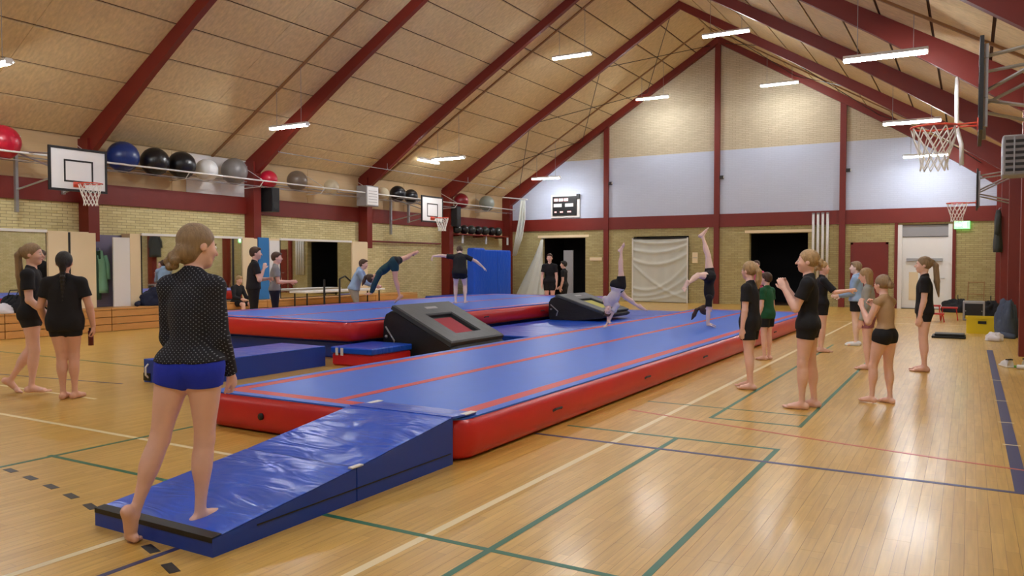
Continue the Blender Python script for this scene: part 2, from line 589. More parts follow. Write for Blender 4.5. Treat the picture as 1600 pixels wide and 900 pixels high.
gw = gable('wall_far', YF, YF + 0.3, 'far gable wall of yellow brick with painted panels above a red beam', OPEN)
box('lintel', M['cream'], -16.1, -13.7, YF - 0.02, YF, 2.64, 2.74, gw)
box('lintel', M['cream'], -7.3, -4.9, YF - 0.02, YF, 2.68, 2.78, gw)
bw = box('wall_back', M['brick_x'], XW0, XW1, YN - 0.3, YN, 0, 3.0)
structure(bw, 'yellow brick gable wall behind the camera', 'wall')
q = MB(); q.prism([(XW0, 3.0), (XW1, 3.0), (XW1, roof_z(XW1)), (RIDGE, roof_z(RIDGE)), (XW0, roof_z(XW0))], 'y', YN - 0.3, YN)
q.build('upper_panel', M['painted_x'], bw)
# store rooms behind the open doorways, their shade painted as near-black walls
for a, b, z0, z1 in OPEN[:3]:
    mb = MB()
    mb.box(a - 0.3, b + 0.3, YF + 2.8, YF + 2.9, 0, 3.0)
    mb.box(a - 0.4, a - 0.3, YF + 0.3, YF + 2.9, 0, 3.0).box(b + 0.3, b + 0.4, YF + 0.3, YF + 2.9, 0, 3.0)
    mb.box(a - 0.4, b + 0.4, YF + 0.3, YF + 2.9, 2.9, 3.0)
    mb.build('store_room', M['room_shade'], gw)

# ceiling
cl = MB()
for s in (-1, 1):
    xe = RIDGE + s * 9.75
    cl.prism([(RIDGE, roof_z(RIDGE) + 0.03), (xe, roof_z(xe) + 0.03), (xe, roof_z(xe) + 0.25), (RIDGE, roof_z(RIDGE) + 0.25)], 'y', YN - 0.3, YF + 0.3)
ceil = cl.build('ceiling', M['joint'])
structure(ceil, 'pitched ceiling of beige wood wool panels with dark brown joints', 'ceiling')
NR = 11
DX = 9.43 / NR
pmesh = {}
def slope_panel(s, r, ya, yb, name='ceiling_panel'):
    xa, xb = RIDGE + s * (9.43 - r * DX), RIDGE + s * (9.43 - (r + 1) * DX)
    e = 0.024 * s
    xa, xb = xa - e, xb + e
    q = MB()
    q.prism([(xa, roof_z(xa)), (xb, roof_z(xb)), (xb, roof_z(xb) + 0.035), (xa, roof_z(xa) + 0.035)], 'y', ya, yb)
    return q
for s in (-1, 1):
    rest = MB()
    for i, y0 in enumerate(BAYS[:-1]):
        for r in range(NR):
            for k in range(2):
                ya, yb = y0 + k * 2.4 + 0.004, y0 + (k + 1) * 2.4 - 0.004
                q = slope_panel(s, r, ya, yb)
                if i >= 1:
                    q.build('ceiling_panel', M['panel'], ceil)
                else:
                    rest.add(q.v, q.f)
    rest.add(*(lambda q: (q.v, q.f))(slope_panel(s, 5, -5.9, -3.7)))
    tag(rest.build('ceiling_panel_rest', M['panel'], ceil), kind='stuff')
    for y in (7.4, 14.4, 21.4, 28.3):
        q = MB()
        xa, xb = RIDGE + s * 9.4, RIDGE + s * 0.1
        q.prism([(xa, roof_z(xa) - 0.045), (xb, roof_z(xb) - 0.045), (xb, roof_z(xb) + 0.01), (xa, roof_z(xa) + 0.01)], 'y', y - 0.035, y + 0.035)
        q.build('conduit', M['conduit'], ceil)

# portal frames
for n, y in enumerate(BAYS):
    ya, yb = (y, y + 0.14) if n < 7 else (YF - 0.2, YF)
    f = MB()
    o = None
    for s in (-1, 1):
        xin = RIDGE + s * 9.05
        xout = RIDGE + s * 9.43
        z_bot = 2.05 if (s < 0 and n in (3, 4, 5)) else 0.0
        c = MB(); c.box(min(xin, xout), max(xin, xout), ya - 0.06, yb + 0.06, z_bot, roof_z(xout) - 0.05)
        if o is None:
            o = c.build('trim_%d' % (n + 1), M['red_paint'])
            structure(o, ('dark red timber portal frame, number %d counted from the far gable' % (8 - n)), 'portal frame')
        else:
            c.build('column', M['red_paint'], o)
        prof = [(9.43, 0.62), (8.9, 0.60), (8.0, 0.50), (6.8, 0.40), (5.5, 0.33), (3.5, 0.30), (0.0, 0.26)]
        top = [(RIDGE + s * d, roof_z(RIDGE + s * d) - 0.004) for d, _ in prof]
        bot = [(RIDGE + s * d, roof_z(RIDGE + s * d) - t) for d, t in prof]
        r_ = MB(); r_.prism(top + bot[::-1], 'y', ya, yb)
        r_.build('rafter', M['red_paint'], o)

# steel wind bracing rods under the last bay, cable along the left eave
rods = thing('wind_bracing', 'thin dark crossed bracing rods under the ceiling beside the far gable', 'bracing', (0, 0, 0))
for s in (-1, 1):
    for d0, d1 in ((8.6, 5.6), (5.6, 2.8), (2.8, 0.3)):
        for a, b in ((d0, d1), (d1, d0)):
            xa, xb = RIDGE + s * a, RIDGE + s * b
            br = MB(); br.tube([(xa, BAYS[6] + 0.1, roof_z(xa) - 0.15), (xb, YF - 0.2, roof_z(xb) - 0.15)], 0.012, 5); br.build('rod', M['dark_metal'], rods)
q = MB(); q.tube([(-16.55, 15.7, 4.62), (-16.55, 27.9, 4.62)], 0.012, 6)
for y in (15.66, 20.36, 25.16):
    q.tube([(-16.55, y, 4.62), (-16.55, y, 4.82)], 0.012, 5)
tag(q.build('curtain_rail', M['grey_paint']), 'thin pale rail running along the left eave under the rafters', 'rail')

# doors in the far wall
d2 = box('door_2', M['red_paint'], -3.54, -2.50, YF - 0.04, YF, 0.02, 2.2)
structure(d2, 'closed dark red door in the far wall between brick', 'door')
q = MB(); q.box(-3.62, -3.54, YF - 0.05, YF, 0, 2.28).box(-2.50, -2.42, YF - 0.05, YF, 0, 2.28).box(-3.62, -2.42, YF - 0.05, YF, 2.2, 2.28)
q.build('door_frame', M['red_paint'], d2)
q = MB(); q.tube([(-3.42, YF - 0.04, 1.05), (-3.42, YF - 0.1, 1.05), (-3.30, YF - 0.1, 1.05)], 0.012, 6); q.build('door_handle', M['steel'], d2)
d1 = box('door_1', M['white'], -2.0, -0.62, YF + 0.10, YF + 0.16, 0.02, 2.44)
structure(d1, 'white emergency door with a grey push bar in the far wall', 'door')
q = MB(); q.box(-2.13, -2.0, YF - 0.03, YF + 0.2, 0, 2.86).box(-0.62, -0.50, YF - 0.03, YF + 0.2, 0, 2.86)
q.build('door_frame', M['white'], d1)
box('top_panel', M['grey_paint'], -2.0, -0.62, YF + 0.06, YF + 0.16, 2.46, 2.84, d1)
box('push_bar', M['steel'], -1.86, -0.78, YF + 0.03, YF + 0.10, 1.62, 1.72, d1)
box('lower_panel', M['cream'], -1.78, -1.5, YF + 0.085, YF + 0.10, 0.3, 1.25, d1)
q = MB(); q.tube([(-0.72, YF + 0.10, 1.05), (-0.72, YF + 0.04, 1.05), (-0.84, YF + 0.04, 1.05)], 0.012, 6); q.build('door_handle', M['steel'], d1)
q = MB(); q.box(-2.23, -2.13, YF - 0.05, YF, 0, 2.93).box(-0.50, -0.40, YF - 0.05, YF, 0, 2.93)
q.build('door_surround', M['red_paint'], d1)
gd = MB(); gd.box(-15.0, -14.55, YF + 0.25, YF + 0.30, 0, 2.1); 
structure(gd.build('door_3', M['grey_paint']), 'grey door leaf standing ajar inside the dark doorway on the left', 'door')

# ------------------------------------------------------------------ lamps
lamp_proto = thing('tube_lamp', 'x', 'lamp', group='tube lamps hanging under the ceiling')
q = MB()
q.bbox(-0.62, 0.62, -0.05, 0.05, -0.055, 0.0, 0.012); q.build('diffuser', M['tube'], lamp_proto)
q = MB(); q.prism([(-0.09, -0.012), (-0.052, 0.0), (0.052, 0.0), (0.09, -0.012), (0.09, 0.0), (0.05, 0.05), (-0.05, 0.05), (-0.09, 0.0)], 'x', -0.635, 0.635); q.build('housing', M['white_metal'], lamp_proto)
for sx in (-1, 1):
    q = MB(); q.box(sx * 0.628 - 0.006, sx * 0.628 + 0.006, -0.06, 0.06, -0.055, 0.0); q.build('end_cap', M['white_metal'], lamp_proto)
lamps = []
LX = {-14.85: ('leftmost', 5.0), -10.36: ('second from left', 7.75), -5.77: ('third from left', 7.75), -1.26: ('rightmost', 4.98)}
rown = {28.3: 'before the far gable', 21.4: 'in the middle of the hall', 14.4: 'in the nearest visible row'}
for y in (28.3, 21.4, 14.4, 7.4, 0.4):
    for x, (pn, z) in LX.items():
        lab = ('tube lamp, %s of its row, hanging %s' % (pn, rown[y])) if y in rown else 'white glowing tube lamp over the near end, outside the picture'
        if (x, y) == (-14.85, 28.3):
            o = lamp_proto; o.location = (x, y, z); o['label'] = lab
        else:
            o = copy_thing(lamp_proto, (x, y, z), lab)
        if y not in rown: o['group'] = 'tube lamps over the near end'
        lamps.append((o, x, z))
for o, x, z in lamps:
    for sx in (-0.42, 0.42):
        q = MB(); q.tube([(sx, 0, 0.05), (sx, 0, roof_z(x + sx) - 0.01 - z)], 0.006, 5)
        q.build('suspension_wire', M['grey_paint'], o)
w = thing('eave_lamp', 'slim lamp fixed under the ceiling along the left eave', 'lamp', (-16.45, 22.5, roof_z(-16.45) - 0.12))
q = MB(); q.bbox(-0.05, 0.05, -0.6, 0.6, -0.03, 0.03, 0.01); q.build('diffuser', emit_mat('dim_diffuser', (1, 0.97, 0.92, 1), 3.0), w)
q = MB(); q.box(-0.04, 0.04, -0.58, 0.58, 0.03, 0.10); q.build('housing', M['white_metal'], w)
# ------------------------------------------------------------------ people: signed distance fields meshed with surface nets
def nrm(v):
    v = np.asarray(v, float)
    return v / (np.linalg.norm(v) + 1e-9)


class Field:
    def __init__(self):
        self.pr = []

    def limb(self, a, b, prof, k=0.02, flat=False, flat0=False, sub=False, squash=None, clips=None):
        self.pr.append(('limb', np.asarray(a, float), np.asarray(b, float), list(prof), k, flat, flat0, sub, squash, clips or []))

    def ell(self, c, R, rad, k=0.02, sub=False, clips=None):
        self.pr.append(('ell', np.asarray(c, float), np.asarray(R, float), np.asarray(rad, float), k, sub, clips or []))

    def bounds(self):
        lo, hi = np.full(3, 9e9), np.full(3, -9e9)
        for p in self.pr:
            if p[0] == 'limb':
                if p[7]: continue
                r = max(p[3])
                lo = np.minimum(lo, np.minimum(p[1], p[2]) - r); hi = np.maximum(hi, np.maximum(p[1], p[2]) + r)
            else:
                if p[5]: continue
                e = np.sqrt(((p[2] * p[3][None, :]) ** 2).sum(1))
                lo = np.minimum(lo, p[1] - e); hi = np.maximum(hi, p[1] + e)
        return lo, hi

    def mesh(self, vox, gclips=()):
        lo, hi = self.bounds()
        lo = lo - 4 * vox; hi = hi + 4 * vox
        n = np.ceil((hi - lo) / vox).astype(int) + 1
        F = np.full(n, 0.2, np.float32)
        ax = [lo[i] + vox * np.arange(n[i]) for i in range(3)]
        for p in self.pr:
            if p[0] == 'limb':
                _, a, b, prof, k, flat, flat0, sub, squash, clips = p
                r = max(prof)
                plo, phi = np.minimum(a, b) - r, np.maximum(a, b) + r
            else:
                _, c, R, rad, k, sub, clips = p
                e = np.sqrt(((R * rad[None, :]) ** 2).sum(1))
                plo, phi = c - e, c + e
            mg = k + 3 * vox
            i0 = np.maximum(0, np.floor((plo - mg - lo) / vox).astype(int))
            i1 = np.minimum(n, np.ceil((phi + mg - lo) / vox).astype(int) + 1)
            if (i1 <= i0).any(): continue
            sl = tuple(slice(i0[i], i1[i]) for i in range(3))
            X = ax[0][sl[0]][:, None, None]; Y = ax[1][sl[1]][None, :, None]; Z = ax[2][sl[2]][None, None, :]
            if p[0] == 'limb':
                ba = b - a; L2 = ba @ ba; L = math.sqrt(L2)
                h0 = ((X - a[0]) * ba[0] + (Y - a[1]) * ba[1] + (Z - a[2]) * ba[2]) / L2
                h = np.clip(h0, 0, 1)
                dx, dy, dz = X - a[0] - h * ba[0], Y - a[1] - h * ba[1], Z - a[2] - h * ba[2]
                if squash is not None:
                    sv, sf = squash
                    s = dx * sv[0] + dy * sv[1] + dz * sv[2]
                    d2 = dx * dx + dy * dy + dz * dz - s * s + (s * sf) ** 2
                else:
                    d2 = dx * dx + dy * dy + dz * dz
                rr = np.interp(h, np.linspace(0, 1, len(prof)), prof) if len(prof) > 1 else prof[0]
                d = np.sqrt(d2) - rr
                if flat: d = np.maximum(d, (h0 - 1) * L)
                if flat0: d = np.maximum(d, -h0 * L)
            else:
                x, y, z = X - c[0], Y - c[1], Z - c[2]
                q = [(x * R[0, i] + y * R[1, i] + z * R[2, i]) / rad[i] for i in range(3)]
                k0 = np.sqrt(q[0] ** 2 + q[1] ** 2 + q[2] ** 2)
                k1 = np.sqrt((q[0] / rad[0]) ** 2 + (q[1] / rad[1]) ** 2 + (q[2] / rad[2]) ** 2) + 1e-6
                d = k0 * (k0 - 1) / k1
            for cp, cn in clips:
                d = np.maximum(d, (X - cp[0]) * cn[0] + (Y - cp[1]) * cn[1] + (Z - cp[2]) * cn[2])
            g = F[sl]
            if sub:
                hh = np.maximum(k - np.abs(g + d), 0) / max(k, 1e-6)
                F[sl] = np.maximum(g, -d) + hh * hh * k * 0.25
            else:
                hh = np.maximum(k - np.abs(g - d), 0) / max(k, 1e-6)
                F[sl] = np.minimum(g, d) - hh * hh * k * 0.25
        X = ax[0][:, None, None]; Y = ax[1][None, :, None]; Z = ax[2][None, None, :]
        for cp, cn in gclips:
            F = np.maximum(F, (X - cp[0]) * cn[0] + (Y - cp[1]) * cn[1] + (Z - cp[2]) * cn[2])
        return surface_net(F, lo, vox)


def surface_net(F, lo, vox):
    n = np.array(F.shape)
    ins = F < 0
    c = [F[i:n[0] - 1 + i, j:n[1] - 1 + j, k:n[2] - 1 + k] for i in (0, 1) for j in (0, 1) for k in (0, 1)]
    cnt = sum((x < 0).astype(np.int8) for x in c)
    act = (cnt > 0) & (cnt < 8)
    idx = np.argwhere(act)
    ids = np.full(act.shape, -1, np.int64)
    ids[act] = np.arange(len(idx))
    cv = np.stack([x[act] for x in c], 1)
    offs = np.array([(i, j, k) for i in (0, 1) for j in (0, 1) for k in (0, 1)], float)
    acc = np.zeros((len(idx), 3)); w = np.zeros(len(idx))
    for a in range(8):
        for b in range(a + 1, 8):
            if np.abs(offs[a] - offs[b]).sum() != 1: continue
            fa, fb = cv[:, a], cv[:, b]
            m = (fa < 0) != (fb < 0)
            t = np.where(m, fa / np.where(m, fa - fb, 1), 0)
            acc += np.where(m[:, None], offs[a] + (offs[b] - offs[a]) * t[:, None], 0)
            w += m
    V = lo + vox * (idx + acc / np.maximum(w, 1)[:, None])
    quads = []
    for axn in range(3):
        s0 = [slice(None)] * 3; s1 = [slice(None)] * 3
        s0[axn] = slice(0, n[axn] - 1); s1[axn] = slice(1, n[axn])
        A, B = ins[tuple(s0)], ins[tuple(s1)]
        e = np.argwhere(A != B)
        o1, o2 = (axn + 1) % 3, (axn + 2) % 3
        e = e[(e[:, o1] > 0) & (e[:, o2] > 0) & (e[:, o1] < n[o1] - 1) & (e[:, o2] < n[o2] - 1)]
        inside = A[tuple(e.T)]
        q = []
        for d1, d2 in ((1, 1), (0, 1), (0, 0), (1, 0)):
            t = e.copy(); t[:, o1] -= d1; t[:, o2] -= d2
            q.append(ids[tuple(t.T)])
        q = np.stack(q, 1)
        q = np.where(inside[:, None], q, q[:, ::-1])
        quads.append(q)
    Q = np.concatenate(quads)
    return V, Q[(Q >= 0).all(1)]


def mesh_obj(name, V, Q, material, parent=None):
    me = bpy.data.meshes.new(name)
    me.vertices.add(len(V)); me.vertices.foreach_set('co', V.astype(np.float32).ravel())
    me.loops.add(len(Q) * 4); me.loops.foreach_set('vertex_index', Q.astype(np.int32).ravel())
    me.polygons.add(len(Q))
    me.polygons.foreach_set('loop_start', (np.arange(len(Q)) * 4).astype(np.int32))
    me.polygons.foreach_set('use_smooth', np.ones(len(Q), bool))
    me.update(calc_edges=True)
    me.validate()
    me.materials.append(material)
    o = bpy.data.objects.new(name, me)
    COL.objects.link(o)
    if parent is not None: o.parent = parent
    return o


def frame(up, fwd):
    u = nrm(up); f = np.asarray(fwd, float); f = nrm(f - u * (f @ u)); r = np.cross(f, u)
    return np.stack([r, f, u], 1)          # columns: right, forward, up


def rot_about(v, axis, ang):
    a = nrm(axis); v = np.asarray(v, float)
    return v * math.cos(ang) + np.cross(a, v) * math.sin(ang) + a * (a @ v) * (1 - math.cos(ang))


M['skin'] = mat('skin', srgb(240, 196, 180), 0.5, noise=0.06, nscale=14)
M['skin_pale'] = mat('skin_pale', srgb(244, 214, 204), 0.5, noise=0.06, nscale=14)
M['skin_tan'] = mat('skin_tan', srgb(226, 176, 154), 0.5, noise=0.06, nscale=14)
M['skin_dark'] = mat('skin_dark', srgb(134, 88, 66), 0.5, noise=0.06, nscale=14)
def hair_mat(n, c):
    return mat(n, srgb(*c), 0.45, noise=0.5, nscale=12, bump=0.7, bscale=30, stretch=(5, 5, 0.8), bdist=0.012)
M['hair_blond'] = hair_mat('hair_blond', (178, 146, 102))
M['hair_darkblond'] = hair_mat('hair_darkblond', (150, 124, 92))
M['hair_brown'] = hair_mat('hair_brown', (78, 54, 40))
M['hair_black'] = hair_mat('hair_black', (30, 25, 24))
def cloth(n, c, **kw):
    return mat(n, srgb(*c), 0.85, noise=0.08, nscale=6, bump=0.35, bscale=9, bdist=0.02, **kw)
M['c_black'] = cloth('cloth_black', (22, 22, 28))
M['c_navy'] = cloth('cloth_navy', (26, 32, 60))
M['c_blue'] = cloth('cloth_royal_blue', (30, 54, 206))
M['c_white'] = cloth('cloth_white', (220, 216, 224))
M['c_grey'] = cloth('cloth_grey', (150, 152, 156))
M['c_lgrey'] = cloth('cloth_light_grey', (168, 170, 166))
M['c_lblue'] = cloth('cloth_light_blue', (150, 178, 214))
M['c_green'] = cloth('cloth_green', (22, 88, 56))
M['c_teal'] = cloth('cloth_teal', (28, 66, 78))
M['c_pink'] = cloth('cloth_pink', (206, 92, 128))
M['c_mauve'] = cloth('cloth_mauve', (158, 98, 112))
M['c_beige'] = cloth('cloth_beige', (178, 146, 112))
M['c_sand'] = cloth('cloth_sand', (196, 188, 168))
M['dots'] = dots_mat()
M['eye_white'] = mat('eye_white', srgb(235, 232, 228), 0.3)
M['iris'] = mat('iris', srgb(46, 40, 38), 0.25)
M['lip'] = mat('lip', srgb(176, 98, 92), 0.5)
M['shoe_white'] = mat('shoe_white', srgb(226, 228, 232), 0.5)


def person(loc, rz, H, label, skin='skin', hair='hair_blond', hairstyle='ponytail', vox=0.009, toes=False,
           pup=(0, 0, 1), cup=None, fwd=(0, 1, 0), cfwd=None, hup=None, hfwd=None, twist=None,
           legR=((0, 0.02, -1), (0, -0.05, -1), (0.15, 1, 0)), legL=((0, 0.02, -1), (0, -0.05, -1), (-0.15, 1, 0)),
           armR=((0.12, -0.02, -1), (0.05, 0.25, -1), (0.0, 0.2, -1)), armL=((-0.12, -0.02, -1), (-0.05, 0.25, -1), (0.0, 0.2, -1)),
           palmR=(-1, 0, 0), palmL=(1, 0, 0), curl=0.45, top='tee', top_mat='c_black', bottom='shorts', bottom_mat='c_black',
           short_len=0.42, hem=0.0, build=1.0, shoes=None, ground=0.0, sleeve=0.6, contact='low', hem_up=None, hair_dir=None, tilt=0.0):
    h = H
    cup = pup if cup is None else cup
    cfwd = fwd if cfwd is None else cfwd
    Rp, Rc = frame(pup, fwd), frame(cup, cfwd)
    Rh = frame(cup if hup is None else hup, cfwd if hfwd is None else hfwd)
    P = np.zeros(3)
    waist = P + Rp[:, 2] * 0.105 * h
    nb = waist + Rc[:, 2] * 0.188 * h                       # neck base
    sh = {s: nb - Rc[:, 2] * 0.034 * h + Rc[:, 0] * s * 0.092 * h * build for s in (1, -1)}
    hipj = {s: P + Rp[:, 0] * s * 0.050 * h for s in (1, -1)}
    ntop = nb + nrm(Rc[:, 2] + Rh[:, 2] * 0.8) * 0.046 * h
    Hc = ntop + Rh[:, 2] * 0.060 * h + Rh[:, 1] * 0.012 * h
    D = lambda x, y, z: Hc + Rh @ (np.array([x, y, z]) * h)
    B = Field()
    w = build
    # torso
    def torso(Fd, e, k, cl=None, low=True, high=True):
        Fd.ell(P + Rp @ (np.array([0, -0.002, 0.022]) * h), Rp, np.array([0.085 * w, 0.056, 0.070]) * h + e, k, clips=cl)
        if low:
            for s in (1, -1):
                Fd.ell(hipj[s], Rp, np.array([0.051, 0.052, 0.052]) * h + e, k, clips=cl)
                Fd.ell(P + Rp @ (np.array([s * 0.037, -0.020, -0.012]) * h), Rp, np.array([0.041, 0.038, 0.046]) * h + e, k, clips=cl)
        Fd.ell(waist, frame(Rp[:, 2] + Rc[:, 2], Rp[:, 1] + Rc[:, 1]), np.array([0.064 * w, 0.047, 0.088]) * h + e, k, clips=cl)
        if not high: return
        Fd.ell(waist + Rc @ (np.array([0, 0.002, 0.090]) * h), Rc, np.array([0.078 * w, 0.054, 0.092]) * h + e, k, clips=cl)
        Fd.limb(sh[-1], sh[1], [0.024 * h + e, 0.030 * h + e, 0.024 * h + e], k * 0.7, clips=cl)
        for s in (1, -1):
            Fd.limb(nb + Rc[:, 2] * 0.010 * h, sh[s], [0.022 * h + e, 0.020 * h + e, 0.024 * h + e], k * 0.6, clips=cl)
    torso(B, 0.0, 0.030 * h)
    B.limb(nb + Rc[:, 2] * 0.012 * h + Rc[:, 1] * 0.006 * h, ntop + Rh[:, 2] * 0.02 * h, [0.030 * h, 0.028 * h, 0.029 * h], 0.018 * h)
    # head
    B.ell(D(0, -0.006, 0.012), Rh, np.array([0.046, 0.058, 0.054]) * h, 0.01 * h)
    B.ell(D(0, 0.016, -0.022), Rh, np.array([0.0365, 0.041, 0.046]) * h, 0.02 * h)
    B.ell(D(0, 0.036, -0.056), Rh, np.array([0.016, 0.014, 0.012]) * h, 0.02 * h)
    for s in (1, -1):
        B.ell(D(s * 0.0185, 0.062, 0.000), Rh, np.array([0.010, 0.008, 0.007]) * h, 0.006 * h, sub=True)
        B.ell(D(s * 0.046, -0.004, -0.008), Rh, np.array([0.006, 0.013, 0.018]) * h, 0.004 * h)
        B.ell(D(s * 0.022, 0.042, -0.018), Rh, np.array([0.012, 0.012, 0.012]) * h, 0.012 * h)
    B.limb(D(0, 0.055, 0.004), D(0, 0.067, -0.016), [0.0045 * h, 0.0075 * h], 0.006 * h)
    B.limb(D(-0.012, 0.0535, -0.036), D(0.012, 0.0535, -0.036), [0.003 * h, 0.005 * h, 0.003 * h], 0.004 * h)
    # limbs
    J = {}
    for s, leg, arm, palm in ((1, legR, armR, palmR), (-1, legL, armL, palmL)):
        td, sd, fd = [nrm(v) for v in leg[:3]]
        kn = hipj[s] + td * 0.245 * h
        an = kn + sd * 0.246 * h
        J['knee', s], J['ankle', s] = kn, an
        B.limb(hipj[s], kn, np.array([0.054, 0.053, 0.046, 0.037, 0.031]) * h, 0.03 * h)
        bend = nrm(np.cross(td, sd)) if np.linalg.norm(np.cross(td, sd)) > 0.05 else Rp[:, 0]
        back = nrm(-fd - sd * ((-fd) @ sd))
        B.limb(kn, an, np.array([0.0305, 0.0315, 0.0300, 0.0235, 0.0185, 0.0180]) * h, 0.014 * h)
        B.ell(kn + sd * 0.075 * h + back * 0.012 * h, frame(sd, back), np.array([0.026, 0.022, 0.06]) * h, 0.02 * h)
        fup = nrm(-sd - fd * ((-sd) @ fd))
        fr = np.cross(fd, fup)
        sole = [(an - fup * 0.039 * h, -fup)]
        B.ell(an - fd * 0.022 * h - fup * 0.022 * h, frame(fup, fd), np.array([0.018, 0.022, 0.022]) * h, 0.014 * h, clips=sole)
        ball = an + fd * 0.075 * h - fup * 0.026 * h
        B.limb(an + fd * 0.01 * h - fup * 0.012 * h, ball, np.array([0.021, 0.019, 0.014]) * h, 0.014 * h, clips=sole)
        B.limb(an - fup * 0.026 * h - fd * 0.02 * h - fr * s * 0.004 * h, ball + fr * s * 0.014 * h, np.array([0.015, 0.014, 0.0125]) * h, 0.012 * h, clips=sole)
        B.limb(ball - fr * s * 0.016 * h, ball + fr * s * 0.018 * h, np.array([0.0135, 0.0125, 0.0115]) * h, 0.008 * h, clips=sole)
        toed = nrm(leg[3]) if len(leg) > 3 else fd
        for t in range(5):
            o = (-0.019 + 0.0098 * t) * s
            L = (0.034, 0.031, 0.028, 0.024, 0.019)[t]
            r = (0.0082, 0.0062, 0.006, 0.0056, 0.0056)[t]
            st = ball + fr * o * h + fd * (0.004 - 0.0025 * t) * h - fup * 0.004 * h
            B.limb(st, st + (toed * L - fup * 0.002) * h, [r * h, r * h], 0.004 * h)
        ud, ad, hd = [nrm(v) for v in arm[:3]]
        el = sh[s] + ud * 0.170 * h
        wr = el + ad * 0.146 * h
        J['elbow', s], J['wrist', s] = el, wr
        B.limb(sh[s], el, np.array([0.029, 0.028, 0.026, 0.0225]) * h, 0.018 * h)
        B.limb(el, wr, np.array([0.0235, 0.0245, 0.020, 0.0155]) * h, 0.012 * h)
        # hand
        pn = np.asarray(palm, float); pn = nrm(pn - hd * (pn @ hd))
        sd_ = nrm(np.cross(hd, pn)) * s * -1.0             # towards the thumb
        cu = arm[3] if len(arm) > 3 else curl
        Rm = np.stack([sd_, pn, hd], 1)
        if np.linalg.det(Rm) < 0: Rm = np.stack([-sd_, pn, hd], 1)
        B.ell(wr + hd * 0.028 * h, Rm, np.array([0.0215, 0.0105, 0.034]) * h, 0.010 * h)
        for t in range(4):
            o = (0.0165, 0.0055, -0.0055, -0.0165)[t]
            L = (0.040, 0.045, 0.042, 0.033)[t]
            r = (0.0050, 0.0052, 0.0050, 0.0044)[t]
            bs = wr + hd * (0.053 - 0.003 * abs(t - 1)) * h + sd_ * o * h
            d1 = nrm(hd * math.cos(cu * 0.6) + pn * math.sin(cu * 0.6) + sd_ * o * 4)
            d2 = nrm(hd * math.cos(cu * 1.7) + pn * math.sin(cu * 1.7) + sd_ * o * 3)
            d3 = nrm(hd * math.cos(cu * 2.6) + pn * math.sin(cu * 2.6) + sd_ * o * 3)
            m1 = bs + d1 * L * 0.45 * h
            m2 = m1 + d2 * L * 0.32 * h
            B.limb(bs - hd * 0.01 * h, m1, [r * h, r * h], 0.004 * h)
            B.limb(m1, m2, [r * h, r * 0.95 * h], 0.003 * h)
            B.limb(m2, m2 + d3 * L * 0.26 * h, [r * 0.95 * h, r * 0.85 * h], 0.003 * h)
        tb = wr + hd * 0.014 * h + sd_ * 0.014 * h + pn * 0.003 * h
        tm = tb + nrm(hd * 0.75 + sd_ * 0.7 + pn * 0.25) * 0.026 * h
        te = tm + nrm(hd * 1.0 + sd_ * 0.25 + pn * (0.2 + cu * 0.5)) * 0.025 * h
        B.limb(tb, tm, [0.009 * h, 0.0062 * h], 0.008 * h)
        B.limb(tm, te, [0.0062 * h, 0.0052 * h], 0.003 * h)
    V, Q = B.mesh(vox)
    if contact == 'low':
        dz = -V[:, 2].min() + ground
    else:
        dz = contact
    off = np.array([0, 0, dz])
    V = V + off
    body = mesh_obj('person', V, Q, M[skin])
    body.location = loc
    body.rotation_euler = (0, 0, math.radians(rz))
    tag(body, label, 'person')
    J['dz'] = dz
    for s_, arm_ in ((1, armR), (-1, armL)):
        J['grip', s_] = J['wrist', s_] + off + nrm(arm_[2]) * 0.062 * h + nrm(np.asarray(palmR if s_ == 1 else palmL, float)) * 0.02 * h

    def part(name, Fd, material, gclips=(), v=None):
        Vp, Qp = Fd.mesh(v or vox, gclips)
        return mesh_obj(name, Vp + off, Qp, M[material] if isinstance(material, str) else material, body)

    # bottoms
    e = 0.0045 * h
    if bottom:
        G = Field()
        wcl = [(P + Rp[:, 2] * 0.085 * h, Rp[:, 2])]
        torso(G, e, 0.030 * h, wcl, True, False)
        loose = 0.010 * h if bottom == 'loose' else 0.0
        for s in (1, -1):
            kn, an = J['knee', s], J['ankle', s]
            tp = np.array([0.054, 0.053, 0.046, 0.037, 0.031]) * h + e
            if bottom in ('shorts', 'loose'):
                L = short_len
                pr = np.interp(np.linspace(0, L, 5), np.linspace(0, 1, 5), tp) + np.linspace(0, loose, 5)
                G.limb(hipj[s], hipj[s] + (kn - hipj[s]) * L, pr, 0.03 * h, flat=True, clips=wcl)
            else:
                G.limb(hipj[s], kn, tp, 0.03 * h, clips=wcl)
                G.limb(kn, kn + (an - kn) * (0.95 if bottom == 'leggings' else 0.55), np.array([0.0315, 0.034, 0.031, 0.0245, 0.020]) * h + e + (loose or 0), 0.014 * h, flat=True)
                sd = nrm(an - kn)
                fdv = nrm((legR if s == 1 else legL)[2]); back = nrm(-fdv - sd * ((-fdv) @ sd))
                G.ell(kn + sd * 0.075 * h + back * 0.012 * h, frame(sd, back), np.array([0.026, 0.022, 0.06]) * h + e, 0.02 * h)
        part('trousers' if bottom == 'trousers' else ('leggings' if bottom == 'leggings' else 'shorts'), G, bottom_mat)
